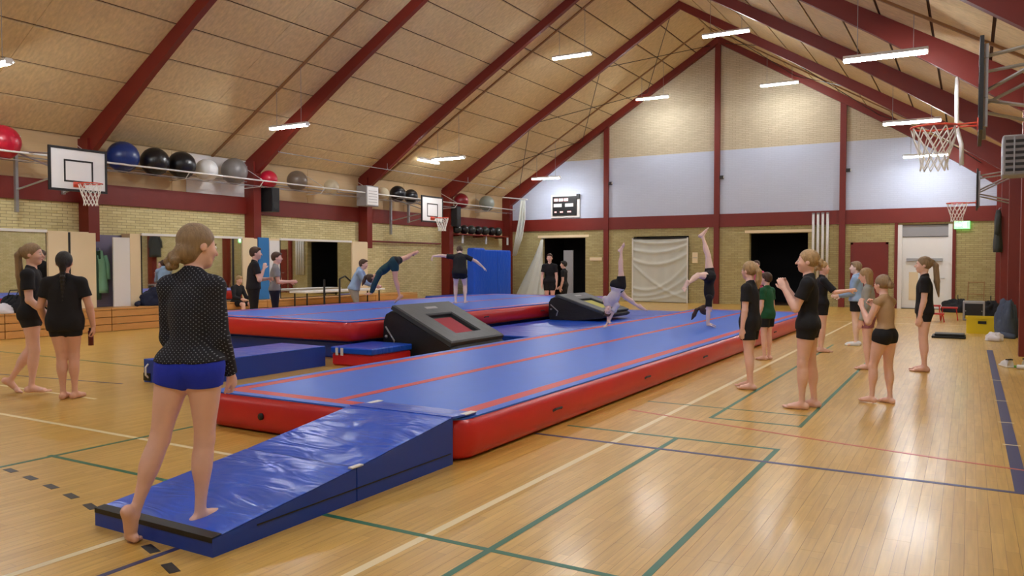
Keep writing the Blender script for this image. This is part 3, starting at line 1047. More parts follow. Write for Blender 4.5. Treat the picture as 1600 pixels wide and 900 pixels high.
    # tops
    if top:
        e = 0.0085 * h if top != 'crop' else 0.007 * h
        if top == 'hoodie': e = 0.018 * h
        G = Field()
        Wm = waist
        hb = (0.0 if top != 'crop' else 0.130) + hem
        hp = P + Rp[:, 2] * hb * h
        cl = [(hp, -nrm(Rp[:, 2] if hem_up is None else hem_up)), (nb + Rc[:, 2] * 0.026 * h, nrm(Rc[:, 2] + Rc[:, 1] * 0.35))]
        torso(G, e, 0.03 * h, cl)
        for s in (1, -1):
            G.limb(hipj[s], hipj[s] + (J['knee', s] - hipj[s]) * 0.4, np.array([0.054, 0.0535, 0.050]) * h + e, 0.03 * h, clips=cl)
        if top in ('loose_tee', 'hoodie'):
            G.limb(waist + Rc[:, 2] * 0.085 * h, P - Rp[:, 2] * 0.02 * h, np.array([0.080 * w, 0.086 * w, 0.094 * w]) * h + e, 0.02 * h, squash=(Rp[:, 1], 1.42), clips=cl)
        for s in (1, -1):
            el, wr = J['elbow', s], J['wrist', s]
            up = np.array([0.029, 0.029, 0.028, 0.025]) * h + e
            if top in ('tee', 'loose_tee'):
                L = sleeve
                G.limb(sh[s], sh[s] + (el - sh[s]) * L, [up[0], up[1] + 0.001 * h, up[1] + 0.003 * h], 0.02 * h, flat=True)
            elif top in ('long', 'hoodie'):
                G.limb(sh[s], el, up - 0.4 * e, 0.02 * h)
                G.limb(el, el + (wr - el) * 0.97, np.array([0.025, 0.026, 0.022, 0.018]) * h + e * 0.7, 0.015 * h, flat=True)
            elif top == 'crop':
                pass
        if top == 'hoodie':
            G.ell(nb - Rc[:, 1] * 0.045 * h + Rc[:, 2] * 0.0 * h, Rc, np.array([0.06, 0.032, 0.045]) * h, 0.02 * h)
        part({'tee': 't_shirt', 'loose_tee': 't_shirt', 'long': 'long_sleeved_shirt', 'hoodie': 'hooded_jumper', 'crop': 'sleeveless_top'}[top], G, top_mat)
    # hair
    G = Field()
    hn = np.array([0, 0.80, -0.60])
    hn = hn / np.linalg.norm(hn)
    tt = 0.016 if hairstyle != 'short' else 0.008
    hcl = [(Hc + Rh @ (hn * tt * h), Rh @ hn)]
    G.ell(D(0, -0.010, 0.015), Rh, np.array([0.0525, 0.0635, 0.0615]) * h, 0.01 * h, clips=hcl)
    hd = nrm(hair_dir) if hair_dir is not None else np.array([0, 0, -1.0])
    bk = -Rh[:, 1]
    if hairstyle in ('ponytail', 'long_ponytail', 'low_ponytail'):
        kx = D(0, -0.072, 0.030) if hairstyle != 'low_ponytail' else D(0, -0.066, -0.030)
        G.limb(D(0, -0.055, 0.022 if hairstyle != 'low_ponytail' else -0.03), kx, [0.022 * h, 0.014 * h], 0.015 * h)
        L = 0.13 if hairstyle != 'long_ponytail' else 0.27
        m1 = kx + nrm(bk * 0.5 + hd) * 0.045 * h
        m2 = m1 + nrm(hd - bk * 0.05) * L * 0.5 * h
        m3 = m2 + nrm(hd) * L * 0.5 * h
        G.limb(kx, m1, [0.013 * h, 0.022 * h], 0.01 * h)
        G.limb(m1, m2, [0.022 * h, 0.024 * h], 0.01 * h)
        G.limb(m2, m3, [0.024 * h, 0.017 * h, 0.006 * h], 0.01 * h)
    elif hairstyle == 'bun':
        G.limb(D(0, -0.05, 0.0), D(0, -0.072, -0.006), [0.026 * h, 0.016 * h], 0.012 * h)
        for q in range(7):
            an_ = q * 0.9
            G.ell(D(0.016 * math.cos(an_), -0.080 + 0.004 * (q % 2), -0.012 + 0.016 * math.sin(an_)), Rh, np.array([0.014, 0.013, 0.014]) * h, 0.008 * h)
    elif hairstyle == 'messy_bun':
        G.limb(D(0, -0.05, -0.03), D(-0.012, -0.070, -0.052), [0.030 * h, 0.020 * h], 0.012 * h)
        for q in range(9):
            an_ = q * 0.75
            G.ell(D(-0.022 + 0.026 * math.cos(an_), -0.074 + 0.006 * (q % 2), -0.062 + 0.020 * math.sin(an_)), Rh, np.array([0.015, 0.014, 0.013]) * h, 0.006 * h)
        G.ell(D(0, -0.032, -0.028), Rh, np.array([0.043, 0.034, 0.042]) * h, 0.012 * h)
    elif hairstyle == 'braid':
        G.limb(D(0, -0.05, -0.01), D(0, -0.060, -0.05), [0.030 * h, 0.020 * h], 0.012 * h)
        c0 = D(0, -0.060, -0.05)
        for q in range(10):
            c1 = c0 + (hd * 0.026 + bk * (0.006 if q < 2 else 0.0)) * h
            G.ell(c1, Rh, np.array([0.019 - 0.0008 * q, 0.013, 0.019]) * h, 0.006 * h)
            c0 = c1
    elif hairstyle == 'loose':
        for x in (-0.040, -0.02, 0.0, 0.02, 0.040):
            a = D(x, -0.030 - 0.02 * (1 - abs(x) / 0.04), 0.0)
            b_ = a + nrm(hd + bk * 0.10) * (0.12) * h
            G.limb(a, b_, [0.020 * h, 0.020 * h, 0.012 * h], 0.014 * h)
    elif hairstyle == 'short':
        G.ell(D(0, 0.028, 0.050), Rh, np.array([0.036, 0.030, 0.016]) * h, 0.014 * h)
        G.ell(D(0, -0.042, -0.012), Rh, np.array([0.040, 0.022, 0.030]) * h, 0.014 * h)
    part('hair', G, hair, v=max(vox * 0.8, 0.005))
    # face details
    for s in (1, -1):
        eb = MB(); eb.sphere((0, 0, 0), 0.0056 * h, 10, 6)
        ey = eb.build('eye', M['eye_white'], body, True)
        ey.location = tuple(D(s * 0.0185, 0.0525, 0.000) + off)
        ib = MB(); ib.sphere((0, 0, 0), 0.0036 * h, 8, 5)
        ir = ib.build('iris', M['iris'], ey, True)
        ir.location = tuple(Rh[:, 1] * 0.0030 * h)
        bb = MB(); bb.tube([D(s * 0.010, 0.0555, 0.0120) + off, D(s * 0.019, 0.0545, 0.0150) + off, D(s * 0.029, 0.0490, 0.0115) + off], [0.0018 * h, 0.0022 * h, 0.0012 * h], 6)
        bb.build('eyebrow', M[hair], body, True)
    lb = MB(); lb.tube([D(-0.0135, 0.0530, -0.0365) + off, D(0, 0.0582, -0.0360) + off, D(0.0135, 0.0530, -0.0365) + off], [0.0012 * h, 0.0036 * h, 0.0012 * h], 6)
    lb.build('lips', M['lip'], body, True)
    if shoes:
        for s, leg in ((1, legR), (-1, legL)):
            td, sd, fd = [nrm(v) for v in leg[:3]]
            an = J['ankle', s]; fup = nrm(-sd - fd * ((-sd) @ fd)); fr = np.cross(fd, fup)
            G = Field()
            sole = [(an - fup * 0.043 * h, -fup)]
            G.ell(an - fd * 0.018 * h - fup * 0.022 * h, frame(fup, fd), np.array([0.027, 0.034, 0.036]) * h, 0.01 * h, clips=sole)
            G.limb(an - fup * 0.020 * h, an + fd * 0.105 * h - fup * 0.028 * h, np.array([0.027, 0.026, 0.024, 0.019]) * h, 0.015 * h, clips=sole)
            part('shoe', G, shoes, [(an + fup * 0.012 * h, fup)])
    return body, J
# ------------------------------------------------------------------ air tracks and mats
def rrect(x0, x1, y0, y1, r, n=8):
    pts = []
    for cx, cy, a0 in ((x1 - r, y0 + r, -90), (x1 - r, y1 - r, 0), (x0 + r, y1 - r, 90), (x0 + r, y0 + r, 180)):
        for i in range(n + 1):
            a = math.radians(a0 + 90 * i / n)
            pts.append((cx + r * math.cos(a), cy + r * math.sin(a)))
    return pts


def air_track(label, x0, x1, y0, y1, z0, z1, group=None, cover=True):
    t = thing('air_track', label, 'air track', ((x0 + x1) / 2, y0, z0), group=group)
    W, L, H = (x1 - x0) / 2, y1 - y0, z1 - z0
    prof = [(-0.10, 0.0), (-0.035, 0.02)]
    for i in range(9):
        a = math.radians(-80 + 160 * i / 8)
        prof.append((-0.045 + 0.065 * math.cos(a), H / 2 + (H / 2 - 0.012) * math.sin(a)))
    prof.append((-0.05, H))
    rings = []
    # long edges get extra points so that the tube bulges between its seams
    vs_, fs_ = [], []
    for off, z in prof:
        ring = rrect(-W - off, W + off, -off, L + off, 0.22 + off)
        rings.append(ring)
        vs_ += [(x, y, z) for x, y in ring]
    n = len(rings[0])
    for k in range(len(prof) - 1):
        for i in range(n):
            j = (i + 1) % n
            fs_.append((k * n + i, k * n + j, (k + 1) * n + j, (k + 1) * n + i))
    fs_.append(tuple(range(n - 1, -1, -1)))
    MB().add(vs_, fs_).build('side_tube', M['track_red'], t, True)

    def band(name, m, a, b, dz):
        ra, rb = rrect(-W + a, W - a, a, L - a, max(0.22 - a, 0.03)), rrect(-W + b, W - b, b, L - b, max(0.22 - b, 0.03))
        vs2 = [(x, y, H + dz) for x, y in ra] + [(x, y, H + dz) for x, y in rb] + [(x, y, H - 0.01) for x, y in ra] + [(x, y, H - 0.01) for x, y in rb]
        f2 = []
        for i in range(n):
            j = (i + 1) % n
            f2 += [(i, j, j + n, i + n), (i + 2 * n, j + 2 * n, j, i), (i + n, j + n, j + 3 * n, i + 3 * n)]
        MB().add(vs2, f2).build(name, m, t)
    band('seam_band', M['track_blue'], 0.035, 0.135, 0.003)
    band('border_stripe', M['stripe_red'], 0.135, 0.285, 0.001)
    ring = rrect(-W + 0.285, W - 0.285, 0.285, L - 0.285, 0.03)
    MB().prism(ring, 'z', H - 0.01, H).build('top_panel', M['track_blue'], t)
    MB().box(-0.055, 0.055, 0.285, L - 0.285, H - 0.005, H + 0.002).build('centre_stripe', M['stripe_red'], t)
    for k in range(int(L // 2.4)):
        y = 1.6 + k * 2.4
        for s in (-1, 1):
            if y > L - 0.5: continue
            q = MB(); q.tube([(s * (W + 0.018), y - 0.09, H * 0.52), (s * (W + 0.035), y - 0.06, H * 0.56), (s * (W + 0.038), y + 0.06, H * 0.56), (s * (W + 0.018), y + 0.09, H * 0.52)], 0.011, 6)
            q.build('carry_handle', M['black'], t)
    q = MB(); q.tube([(-W * 0.45, -0.016, H * 0.5), (-W * 0.45, -0.035, H * 0.5)], 0.032, 12); q.build('valve', M['black'], t, True)
    return t


air_track('long blue air track with red tube sides reaching from the ramp towards the far wall', -6.33, -3.36, 5.0, 20.7, 0.0, 0.33)
for k in range(3):
    um = thing('under_mat', ('nearest', 'middle', 'farthest')[k] + ' dark blue foam mat lying under the raised air track', 'mat', (-12.45, 9.65 + 3.6 * k, 0))
    box('foam_body', M['mat_navy'], 0, 3.85, 0, 3.58, 0, 0.27, um, 0.02)
    box('mat_cover', M['mat_blue'], -0.004, 3.854, -0.004, 3.584, 0.27, 0.30, um, 0.01)
air_track('raised blue air track with red sides lying on top of another one', -12.6, -8.40, 9.4, 20.5, 0.30, 0.62)

# ramp of two joined foam wedges
rp = thing('wedge_ramp', 'shiny blue foam ramp leading up onto the long air track', 'ramp', (-4.45, 2.75, 0))
W_ = 1.03
def wedge(y0, y1, h0, h1, nm, seg=18, col='mat_blue'):
    """top skin with low wrinkles, then the body below it"""
    vs_, fs_ = [], []
    nx = 14
    rr = random.Random(3 + seg)
    for j in range(seg + 1):
        for i in range(nx + 1):
            u, v = i / nx, j / seg
            edge = min(u, 1 - u, v, 1 - v)
            wob = min(1, edge * 8) * (0.006 + 0.004 * math.sin(u * 17 + v * 9) * math.sin(v * 14 - u * 5) + 0.002 * math.sin(u * 9 - v * 13))
            vs_.append((u * W_, y0 + v * (y1 - y0), h0 + (h1 - h0) * v + wob))
    for j in range(seg):
        for i in range(nx):
            a = j * (nx + 1) + i
            fs_.append((a, a + 1, a + nx + 2, a + nx + 1))
    MB().add(vs_, fs_).build(nm, M[col], rp, True)
    MB().prism([(y0, 0.0), (y1, 0.0), (y1, h1 - 0.004), (y0, h0 - 0.004)], 'x', 0.0, W_).build('foam_body', M['mat_navy'], rp)
wedge(0.0, 1.125, 0.10, 0.225, 'lower_cover')
wedge(1.135, 2.23, 0.225, 0.365, 'upper_cover', 17)
MB().prism([(2.22, 0.352), (2.22, 0.369), (2.56, 0.350), (2.56, 0.337)], 'x', 0.0, W_).build('overlap_flap', M['mat_blue'], rp)
MB().prism([(0.0, 0.101), (0.06, 0.108), (0.06, 0.112), (-0.003, 0.106)], 'x', 0.0, W_).build('edge_strip', M['black'], rp)
MB().prism([(-0.003, 0.078), (0.0, 0.078), (0.0, 0.106), (-0.003, 0.106)], 'x', 0.0, W_).build('edge_strip', M['black'], rp)
box('zip', M['black'], W_, W_ + 0.004, 0.3, 2.2, 0.085, 0.092, rp)
for x, y, z in ((0.0, 2.42, 0.352), (W_ - 0.05, 2.40, 0.353)):
    box('hook_tab', M['white'], x, x + 0.06, y, y + 0.16, z, z + 0.006, rp)
box('hook_tab', M['white'], W_ - 0.03, W_ + 0.006, 1.08, 1.19, 0.225, 0.234, rp)

# thick mat in front of the raised track
fm = thing('folded_mat', 'thick dark blue mat folded flat in front of the raised air track', 'mat', (-9.32, 6.45, 0))
box('mat_cover', M['mat_blue'], 0, 0.92, 0, 2.4, 0.285, 0.30, fm, 0.006)
box('foam_body', M['mat_navy'], 0.004, 0.916, 0.004, 2.396, 0, 0.286, fm)
q = MB(); q.tube([(0.1, 0.0, 0.24), (0.1, -0.04, 0.2), (0.1, -0.04, 0.1), (0.1, 0.0, 0.06)], 0.012, 6); q.build('carry_handle', M['white'], fm)
box('edge_strip', M['black'], 0, 0.14, -0.005, 0.004, 0.02, 0.12, fm)
rb = thing('foam_block', 'small red foam block with a blue top beside the black trampette', 'foam block', (-8.38, 8.95, 0))
box('block_body', M['track_red'], 0, 0.80, 0, 0.95, 0, 0.19, rb, 0.03)
box('block_top', M['mat_blue'], -0.01, 0.81, -0.01, 0.96, 0.19, 0.285, rb, 0.015)
for k in range(2):
    box('hook_tab', M['white'], 0.10 + 0.1 * k, 0.15 + 0.1 * k, -0.02, -0.01, 0.16, 0.275, rb)
lm = thing('landing_mat', 'flat blue landing mat lying between the two air tracks', 'mat', (-8.30, 12.0, 0))
box('mat_cover', M['mat_blue'], 0, 1.86, 0, 8.4, 0.24, 0.27, lm, 0.01)
box('foam_body', M['mat_navy'], 0.005, 1.855, 0.005, 8.395, 0, 0.242, lm)
for k in range(1, 4):
    box('fold_seam', M['mat_navy'], 0, 1.86, k * 2.1 - 0.012, k * 2.1 + 0.012, 0.268, 0.2725, lm)

# trampettes in black covers
def trampette(label, loc, bed):
    t = thing('trampette', label, 'trampette', loc, group=None)
    # profile across X: high rounded back at x=0, sloping to the low front
    prof = [(0.0, 0.0), (-0.03, 0.30), (-0.02, 0.62), (0.03, 0.75), (0.13, 0.80), (0.24, 0.775), (1.30, 0.27), (1.38, 0.215), (1.38, 0.16)]
    body = prof + [(1.30, 0.10), (0.62, 0.0)]
    n = len(body)
    vs_, fs_ = [], []
    NY = 10
    for j in range(NY + 1):
        v = j / NY
        e = min(v, 1 - v)
        sh_ = 0.0 if e > 0.05 else (0.05 - e) / 0.05
        for x, z in body:
            vs_.append((x + (0.69 - x) * 0.03 * sh_, v * 1.58, z * (1 - 0.04 * sh_) + (0.004 * math.sin(7 * v + 5 * x) if 0 < j < NY else 0) * (z > 0.05)))
    for j in range(NY):
        for i in range(n):
            k = (i + 1) % n
            fs_.append((j * n + i, j * n + k, (j + 1) * n + k, (j + 1) * n + i))
    fs_.append(tuple(range(n))); fs_.append(tuple(NY * n + i for i in range(n - 1, -1, -1)))
    MB().add(vs_, fs_).build('side_cover', M['tramp_side'], t)
    # padded frame on the slope, with an opening for the bed
    d = Vector((1.30 - 0.24, 0, 0.27 - 0.775)); L = d.length; d.normalize(); nn = Vector((-d.z, 0, d.x))
    o0 = Vector((0.20, 0, 0.795))
    def S(u, y, w): p = o0 + d * u + nn * w; return (p.x, y, p.z)
    def pad(u0, u1, y0, y1, w0, w1, name, m):
        r = 0.02
        vs2 = [S(u0, y0, w0), S(u1, y0, w0), S(u1, y1, w0), S(u0, y1, w0), S(u0, y0, w1 - r), S(u1, y0, w1 - r), S(u1, y1, w1 - r), S(u0, y1, w1 - r),
               S(u0 + r, y0 + r, w1), S(u1 - r, y0 + r, w1), S(u1 - r, y1 - r, w1), S(u0 + r, y1 - r, w1)]
        MB().add(vs2, [(3, 2, 1, 0), (0, 1, 5, 4), (1, 2, 6, 5), (2, 3, 7, 6), (3, 0, 4, 7), (4, 5, 9, 8), (5, 6, 10, 9), (6, 7, 11, 10), (7, 4, 8, 11), (8, 9, 10, 11)]).build(name, m, t)
    o_ = [(-0.05, 0.0), (L + 0.06, 0.0), (L + 0.06, 1.58), (-0.05, 1.58)]
    i_ = [(0.36, 0.44), (0.98, 0.44), (0.98, 1.14), (0.36, 1.14)]
    def inset(p, c, r): return (p[0] + (c[0] - p[0] > 0) * r - (c[0] - p[0] < 0) * r, p[1] + (c[1] - p[1] > 0) * r - (c[1] - p[1] < 0) * r)
    cc = (0.6, 0.79)
    o2 = [inset(p, cc, 0.025) for p in o_]
    i2 = [inset(p, (2 * p[0] - cc[0], 2 * p[1] - cc[1]), 0.025) for p in i_]
    vs2 = [S(u, y, w) for ring, w in ((o_, -0.01), (o_, 0.055), (o2, 0.075), (i2, 0.075), (i_, 0.055), (i_, -0.01)) for u, y in ring]
    f2 = []
    for r_i in range(5):
        for k in range(4):
            k2 = (k + 1) % 4
            f2.append((r_i * 4 + k, r_i * 4 + k2, r_i * 4 + 4 + k2, r_i * 4 + 4 + k))
    MB().add(vs2, f2).build('frame_pad', M['tramp'], t)
    pad(0.34, 1.0, 0.42, 1.16, 0.0, 0.012, 'bed_surround', M['black'])
    pad(0.42, 0.96, 0.50, 1.05, 0.0, 0.03, 'jumping_bed', bed)
    pad(0.10, 0.20, 0.62, 0.98, 0.06, 0.082, 'label_patch', M['grey_paint'])
    q = MB(); q.tube([(0.05, -0.01, 0.52), (0.24, -0.025, 0.30), (0.20, -0.012, 0.14)], 0.014, 6); q.build('strap', M['grey_paint'], t)
    q = MB(); q.sphere((0.06, -0.005, 0.36), 0.03, 10, 6); q.build('buckle', M['steel'], t)
    return t
trampette('black covered trampette with a red bed, beside the foam block', (-8.24, 10.02, 0), M['bed_red'])
trampette('black covered trampette with a yellow bed, further down between the tracks', (-8.24, 15.85, 0.271), M['bed_yellow']).scale = (1.0, 0.95, 0.66)

# crash mats by the far left corner
cm = thing('crash_mat', 'tall blue crash mat standing upright in the far left corner', 'mat', (-16.9, 26.2, 0), 0)
box('mat_cover', M['mat_blue'], 0, 0.42, 0, 2.1, 0.02, 2.08, cm, 0.04)
q = MB(); q.box(0.42, 0.425, 1.0, 1.02, 0.1, 2.0); q.build('seam', M['mat_navy'], cm)
cm2 = thing('crash_mat', 'narrow darker blue crash mat leaning beside the upright one', 'mat', (-16.75, 25.35, 0), 0)
box('mat_cover', M['mat_blue'], 0, 0.36, 0, 0.80, 0.02, 2.14, cm2, 0.05)
bm = thing('spare_mat', 'low dark blue mat on the floor behind the raised track', 'mat', (-16.2, 21.9, 0))
box('mat_cover', M['mat_navy'], 0, 1.6, 0, 2.6, 0, 0.42, bm, 0.03)
box('end_patch', M['white'], 0.6, 1.1, -0.006, 0.0, 0.12, 0.38, bm)

# ------------------------------------------------------------------ basketball hoops
def hoop_thing(label, loc, s, group='practice basketball hoops on the side walls'):
    """board faces s*X; origin at the middle of the board"""
    t = thing('basketball_hoop', label, 'basketball hoop', loc, group=group)
    B2 = lambda x0, x1, *r: (min(s * x0, s * x1), max(s * x0, s * x1)) + r
    box('backboard', M['white'], *B2(-0.02, 0.0, -0.60, 0.60, -0.43, 0.43), t)
    q = MB()
    for a in ((-0.62, 0.62, 0.40, 0.45), (-0.62, 0.62, -0.45, -0.40), (-0.62, -0.57, -0.40, 0.40), (0.57, 0.62, -0.40, 0.40)):
        q.box(*B2(-0.03, 0.006, *a))
    q.build('board_edge', M['black'], t)
    q = MB()
    for a in ((-0.31, 0.31, 0.165, 0.20), (-0.31, 0.31, -0.26, -0.225), (-0.31, -0.275, -0.225, 0.165), (0.275, 0.31, -0.225, 0.165)):
        q.box(*B2(0.0, 0.004, *a))
    q.build('target_square', M['black'], t)
    cx, cz, R = s * 0.40, -0.30, 0.225
    ring = [(cx + R * math.cos(2 * math.pi * i / 28), R * math.sin(2 * math.pi * i / 28), cz) for i in range(28)]
    q = MB(); q.tube(ring, 0.011, 8, closed=True)
    q.tube([(0, -0.10, cz), (s * 0.2, -0.09, cz)], 0.010, 6).tube([(0, 0.10, cz), (s * 0.2, 0.09, cz)], 0.010, 6)
    q.box(*B2(0.0, 0.015, -0.12, 0.12, cz - 0.06, cz + 0.05))
    q.build('ring', M['hoop'], t, True)
    q = MB()
    N = 12
    rad = [0.222, 0.20, 0.168, 0.14, 0.125, 0.135]
    zz = [0.0, -0.10, -0.20, -0.29, -0.37, -0.44]
    for k in range(N):
        for dr in (1, -1):
            p = [(cx + rad[j] * math.cos(2 * math.pi * (k + dr * 0.5 * j) / N), rad[j] * math.sin(2 * math.pi * (k + dr * 0.5 * j) / N), cz - 0.01 + zz[j]) for j in range(6)]
            q.tube(p, 0.0065, 4)
    q.build('net', M['net'], t)
    # wall frame: two posts on the wall and braces to the back of the board
    wx = -1.42 if s > 0 else -0.94
    for y in (-0.50, 0.50):
        q = MB(); q.box(*B2(wx - 0.04, wx + 0.04, y - 0.03, y + 0.03, -0.85 if y < 0 else -0.40, 0.55)); q.build('wall_post', M['steel'], t)
        for z0, z1 in ((0.42, -0.05), (-0.38, -0.12), (0.42, 0.30)):
            q = MB(); q.tube([(s * wx, y, z0), (s * -0.03, y * 0.72, z1)], 0.019, 6)
            q.build('brace', M['steel'], t)
    q = MB(); q.box(*B2(-0.07, -0.03, -0.5, 0.5, 0.26, 0.32)).box(*B2(-0.07, -0.03, -0.5, 0.5, -0.12, -0.06)).box(*B2(-0.07, -0.03, -0.48, -0.42, -0.4, 0.4)).box(*B2(-0.07, -0.03, 0.42, 0.48, -0.4, 0.4))
    q.build('board_frame', M['steel'], t)
    return t
hoop_thing('white basketball board with hoop, nearer one on the left wall', (-16.0, 9.66, 3.48), 1)
hoop_thing('white basketball board with hoop, farther one on the left wall', (-16.0, 22.1, 3.40), 1)
hoop_thing('basketball hoop seen edge on, nearer one on the right wall', (0.06, 9.45, 3.28), -1)
hoop_thing('basketball hoop seen edge on, farther one on the right wall', (0.12, 21.9, 3.30), -1)

# ------------------------------------------------------------------ ball rack and balls along the left wall
rk = thing('ball_rack', 'long white metal rack for gym balls high on the left wall', 'rack', (-17.75, 5.0, 0))
for nm, x, z, r in (('front_rail', 0.76, 3.84, 0.022), ('lower_rail', 0.60, 3.70, 0.008), ('lower_rail', 0.36, 3.70, 0.008), ('rear_rail', 0.10, 3.84, 0.014)):
    q = MB(); q.tube([(x, 0, z), (x, 24.5, z)], r, 8); q.build(nm, M['white_metal' if nm == 'front_rail' else 'grey_paint'], rk, True)
for y in [0.9 + 2.4 * i for i in range(10)]:
    q = MB(); q.tube([(0.0, y, 3.66), (0.62, y, 3.68), (0.77, y, 3.83)], 0.013, 6).tube([(0.0, y, 4.25), (0.76, y, 3.85)], 0.009, 5)
    q.build('bracket', M['white_metal'], rk)
def ball(label, mk, x, y, z, r, cat='ball', group='gym balls on the wall rack', bands=True):
    t = thing('exercise_ball' if r > 0.2 else 'medicine_ball', label, cat, (x, y, z), group=group)
    MB().sphere((0, 0, 0), r, 32, 20).build('shell', M[mk], t, True)
    if bands:
        q = MB()
        for k in range(-3, 4):
            zz = k * r * 0.2
            rr = math.sqrt(r * r - zz * zz)
            q.tube([(rr * math.cos(a * math.pi / 14), zz, rr * math.sin(a * math.pi / 14)) for a in range(28)], r * 0.008, 4, closed=True)
        q.build('ridges', M[mk], t, True)
    q = MB(); q.tube([(r * 0.6, r * 0.70, r * 0.38), (r * 0.62, r * 0.72, r * 0.39)], r * 0.035, 8); q.build('plug', M['white'], t)
    return t
for lab, mk, y, r in (('large crimson gym ball at the left edge of the picture', 'crimson', 8.82, 0.35), ('large dark blue gym ball right of the near basketball board', 'blue', 11.5, 0.36),
                      ('black gym ball next to the blue one on the rack', 'black', 12.34, 0.34), ('black gym ball next to the white one on the rack', 'black', 13.1, 0.34),
                      ('white gym ball between a black and a grey one', 'white', 13.85, 0.29), ('grey gym ball just left of the red column', 'grey', 14.75, 0.35),
                      ('small crimson gym ball above the black loudspeaker', 'crimson', 15.95, 0.25), ('brown grey gym ball right of the small crimson one', 'brown', 17.05, 0.30),
                      ('small cream gym ball left of the grey wall cabinet', 'cream', 18.5, 0.24), ('pale gym ball right of the grey wall cabinet', 'cream', 21.0, 0.22),
                      ('black gym ball left of the far basketball board', 'black', 21.8, 0.28), ('smaller black gym ball tucked behind the far basketball board', 'black', 22.55, 0.25),
                      ('dark red gym ball above the farther loudspeaker', 'maroon', 25.75, 0.30), ('silver grey gym ball nearest to the far corner', 'silver', 27.65, 0.32)):
    x = -17.27
    if r < 0.3:
        z = 3.70 + math.sqrt((r + 0.014) ** 2 - 0.12 ** 2)
    else:
        z = 3.70 + math.sqrt((r + 0.014) ** 2 - 0.12 ** 2)
    ball(lab, 'ball_' + mk, x, y, z, r)
sh = thing('ball_shelf', 'dark red shelf with small medicine balls in the far left corner', 'shelf', (-17.75, 25.4, 2.66))
box('shelf_board', M['red_paint'], 0.0, 0.55, 0, 3.9, 0, 0.05, sh)
for y in (0.2, 1.95, 3.7):
    box('bracket', M['red_paint'], 0.0, 0.5, y - 0.02, y + 0.02, -0.05, 0.0, sh)
    box('hook', M['white'], 0.40, 0.46, y + 0.3, y + 0.36, -0.32, -0.0, sh)
for i in range(7):
    ball('small %s medicine ball on the red shelf, %s of seven' % (('dark green', 'black')[i % 2], ('leftmost', 'second', 'third', 'middle one', 'fifth', 'sixth', 'rightmost')[i]), ('ball_dark', 'ball_black')[i % 2], -17.42, 25.68 + 0.52 * i, 2.71 + 0.185, 0.185,
         group='medicine balls on the red shelf', bands=False)

# loudspeakers and wall cabinet
def speaker(label, loc, h=0.68):
    t = thing('loudspeaker', label, 'loudspeaker', loc, group='black wall loudspeakers')
    q = MB(); q.prism([(0.0, -0.20), (0.36, -0.15), (0.36, 0.15), (0.0, 0.20)], 'z', 0, h); q.build('cabinet', M['black'], t)
    q = MB(); q.box(0.36, 0.372, -0.13, 0.13, 0.03, h - 0.03); q.build('grille', M['tramp_side'], t)
    q = MB(); q.tube([(0.372, 0, 0.18), (0.378, 0, 0.18)], 0.10, 20); q.build('woofer', M['dark_metal'], t)
    q = MB(); q.box(-0.10, 0.0, -0.03, 0.03, h * 0.4, h * 0.6); q.build('bracket', M['steel'], t)
    return t
speaker('black loudspeaker beside the second red column of the left wall', (-17.50, 16.08, 3.02))
speaker('black loudspeaker under the dark red gym ball', (-17.50, 25.40, 2.98), 0.78)
cb = thing('wall_cabinet', 'grey white cabinet mounted on the third column of the left wall', 'cabinet', (-17.35, 20.05, 3.42))
box('cabinet_body', M['grey_paint'], 0, 0.42, -0.30, 0.32, 0, 0.66, cb, 0.01)
box('front_panel', M['white'], 0.42, 0.435, -0.26, 0.28, 0.04, 0.62, cb)
for k in range(5):
    box('slat', M['grey_paint'], 0.435, 0.44, -0.2, 0.22, 0.12 + 0.09 * k, 0.135 + 0.09 * k, cb)
fh = thing('fan_heater', 'grey grilled heater box high on the right wall', 'heater', (0.40, 13.9, 2.86))
box('casing', M['grey_paint'], 0, 0.62, 0, 0.55, 0, 0.60, fh, 0.02)
for k in range(6):
    box('slat', M['dark_metal'], 0.04, 0.58, -0.012, 0.0, 0.06 + 0.085 * k, 0.10 + 0.085 * k, fh)
q = MB(); q.box(0.30, 0.33, -0.016, -0.004, 0.03, 0.57).box(0.14, 0.16, -0.016, -0.004, 0.03, 0.57).box(0.46, 0.48, -0.016, -0.004, 0.03, 0.57); q.build('grille_bars', M['steel'], fh)
q = MB(); q.box(0.60, 0.70, 0.2, 0.35, 0.1, 0.5); q.build('bracket', M['steel'], fh)

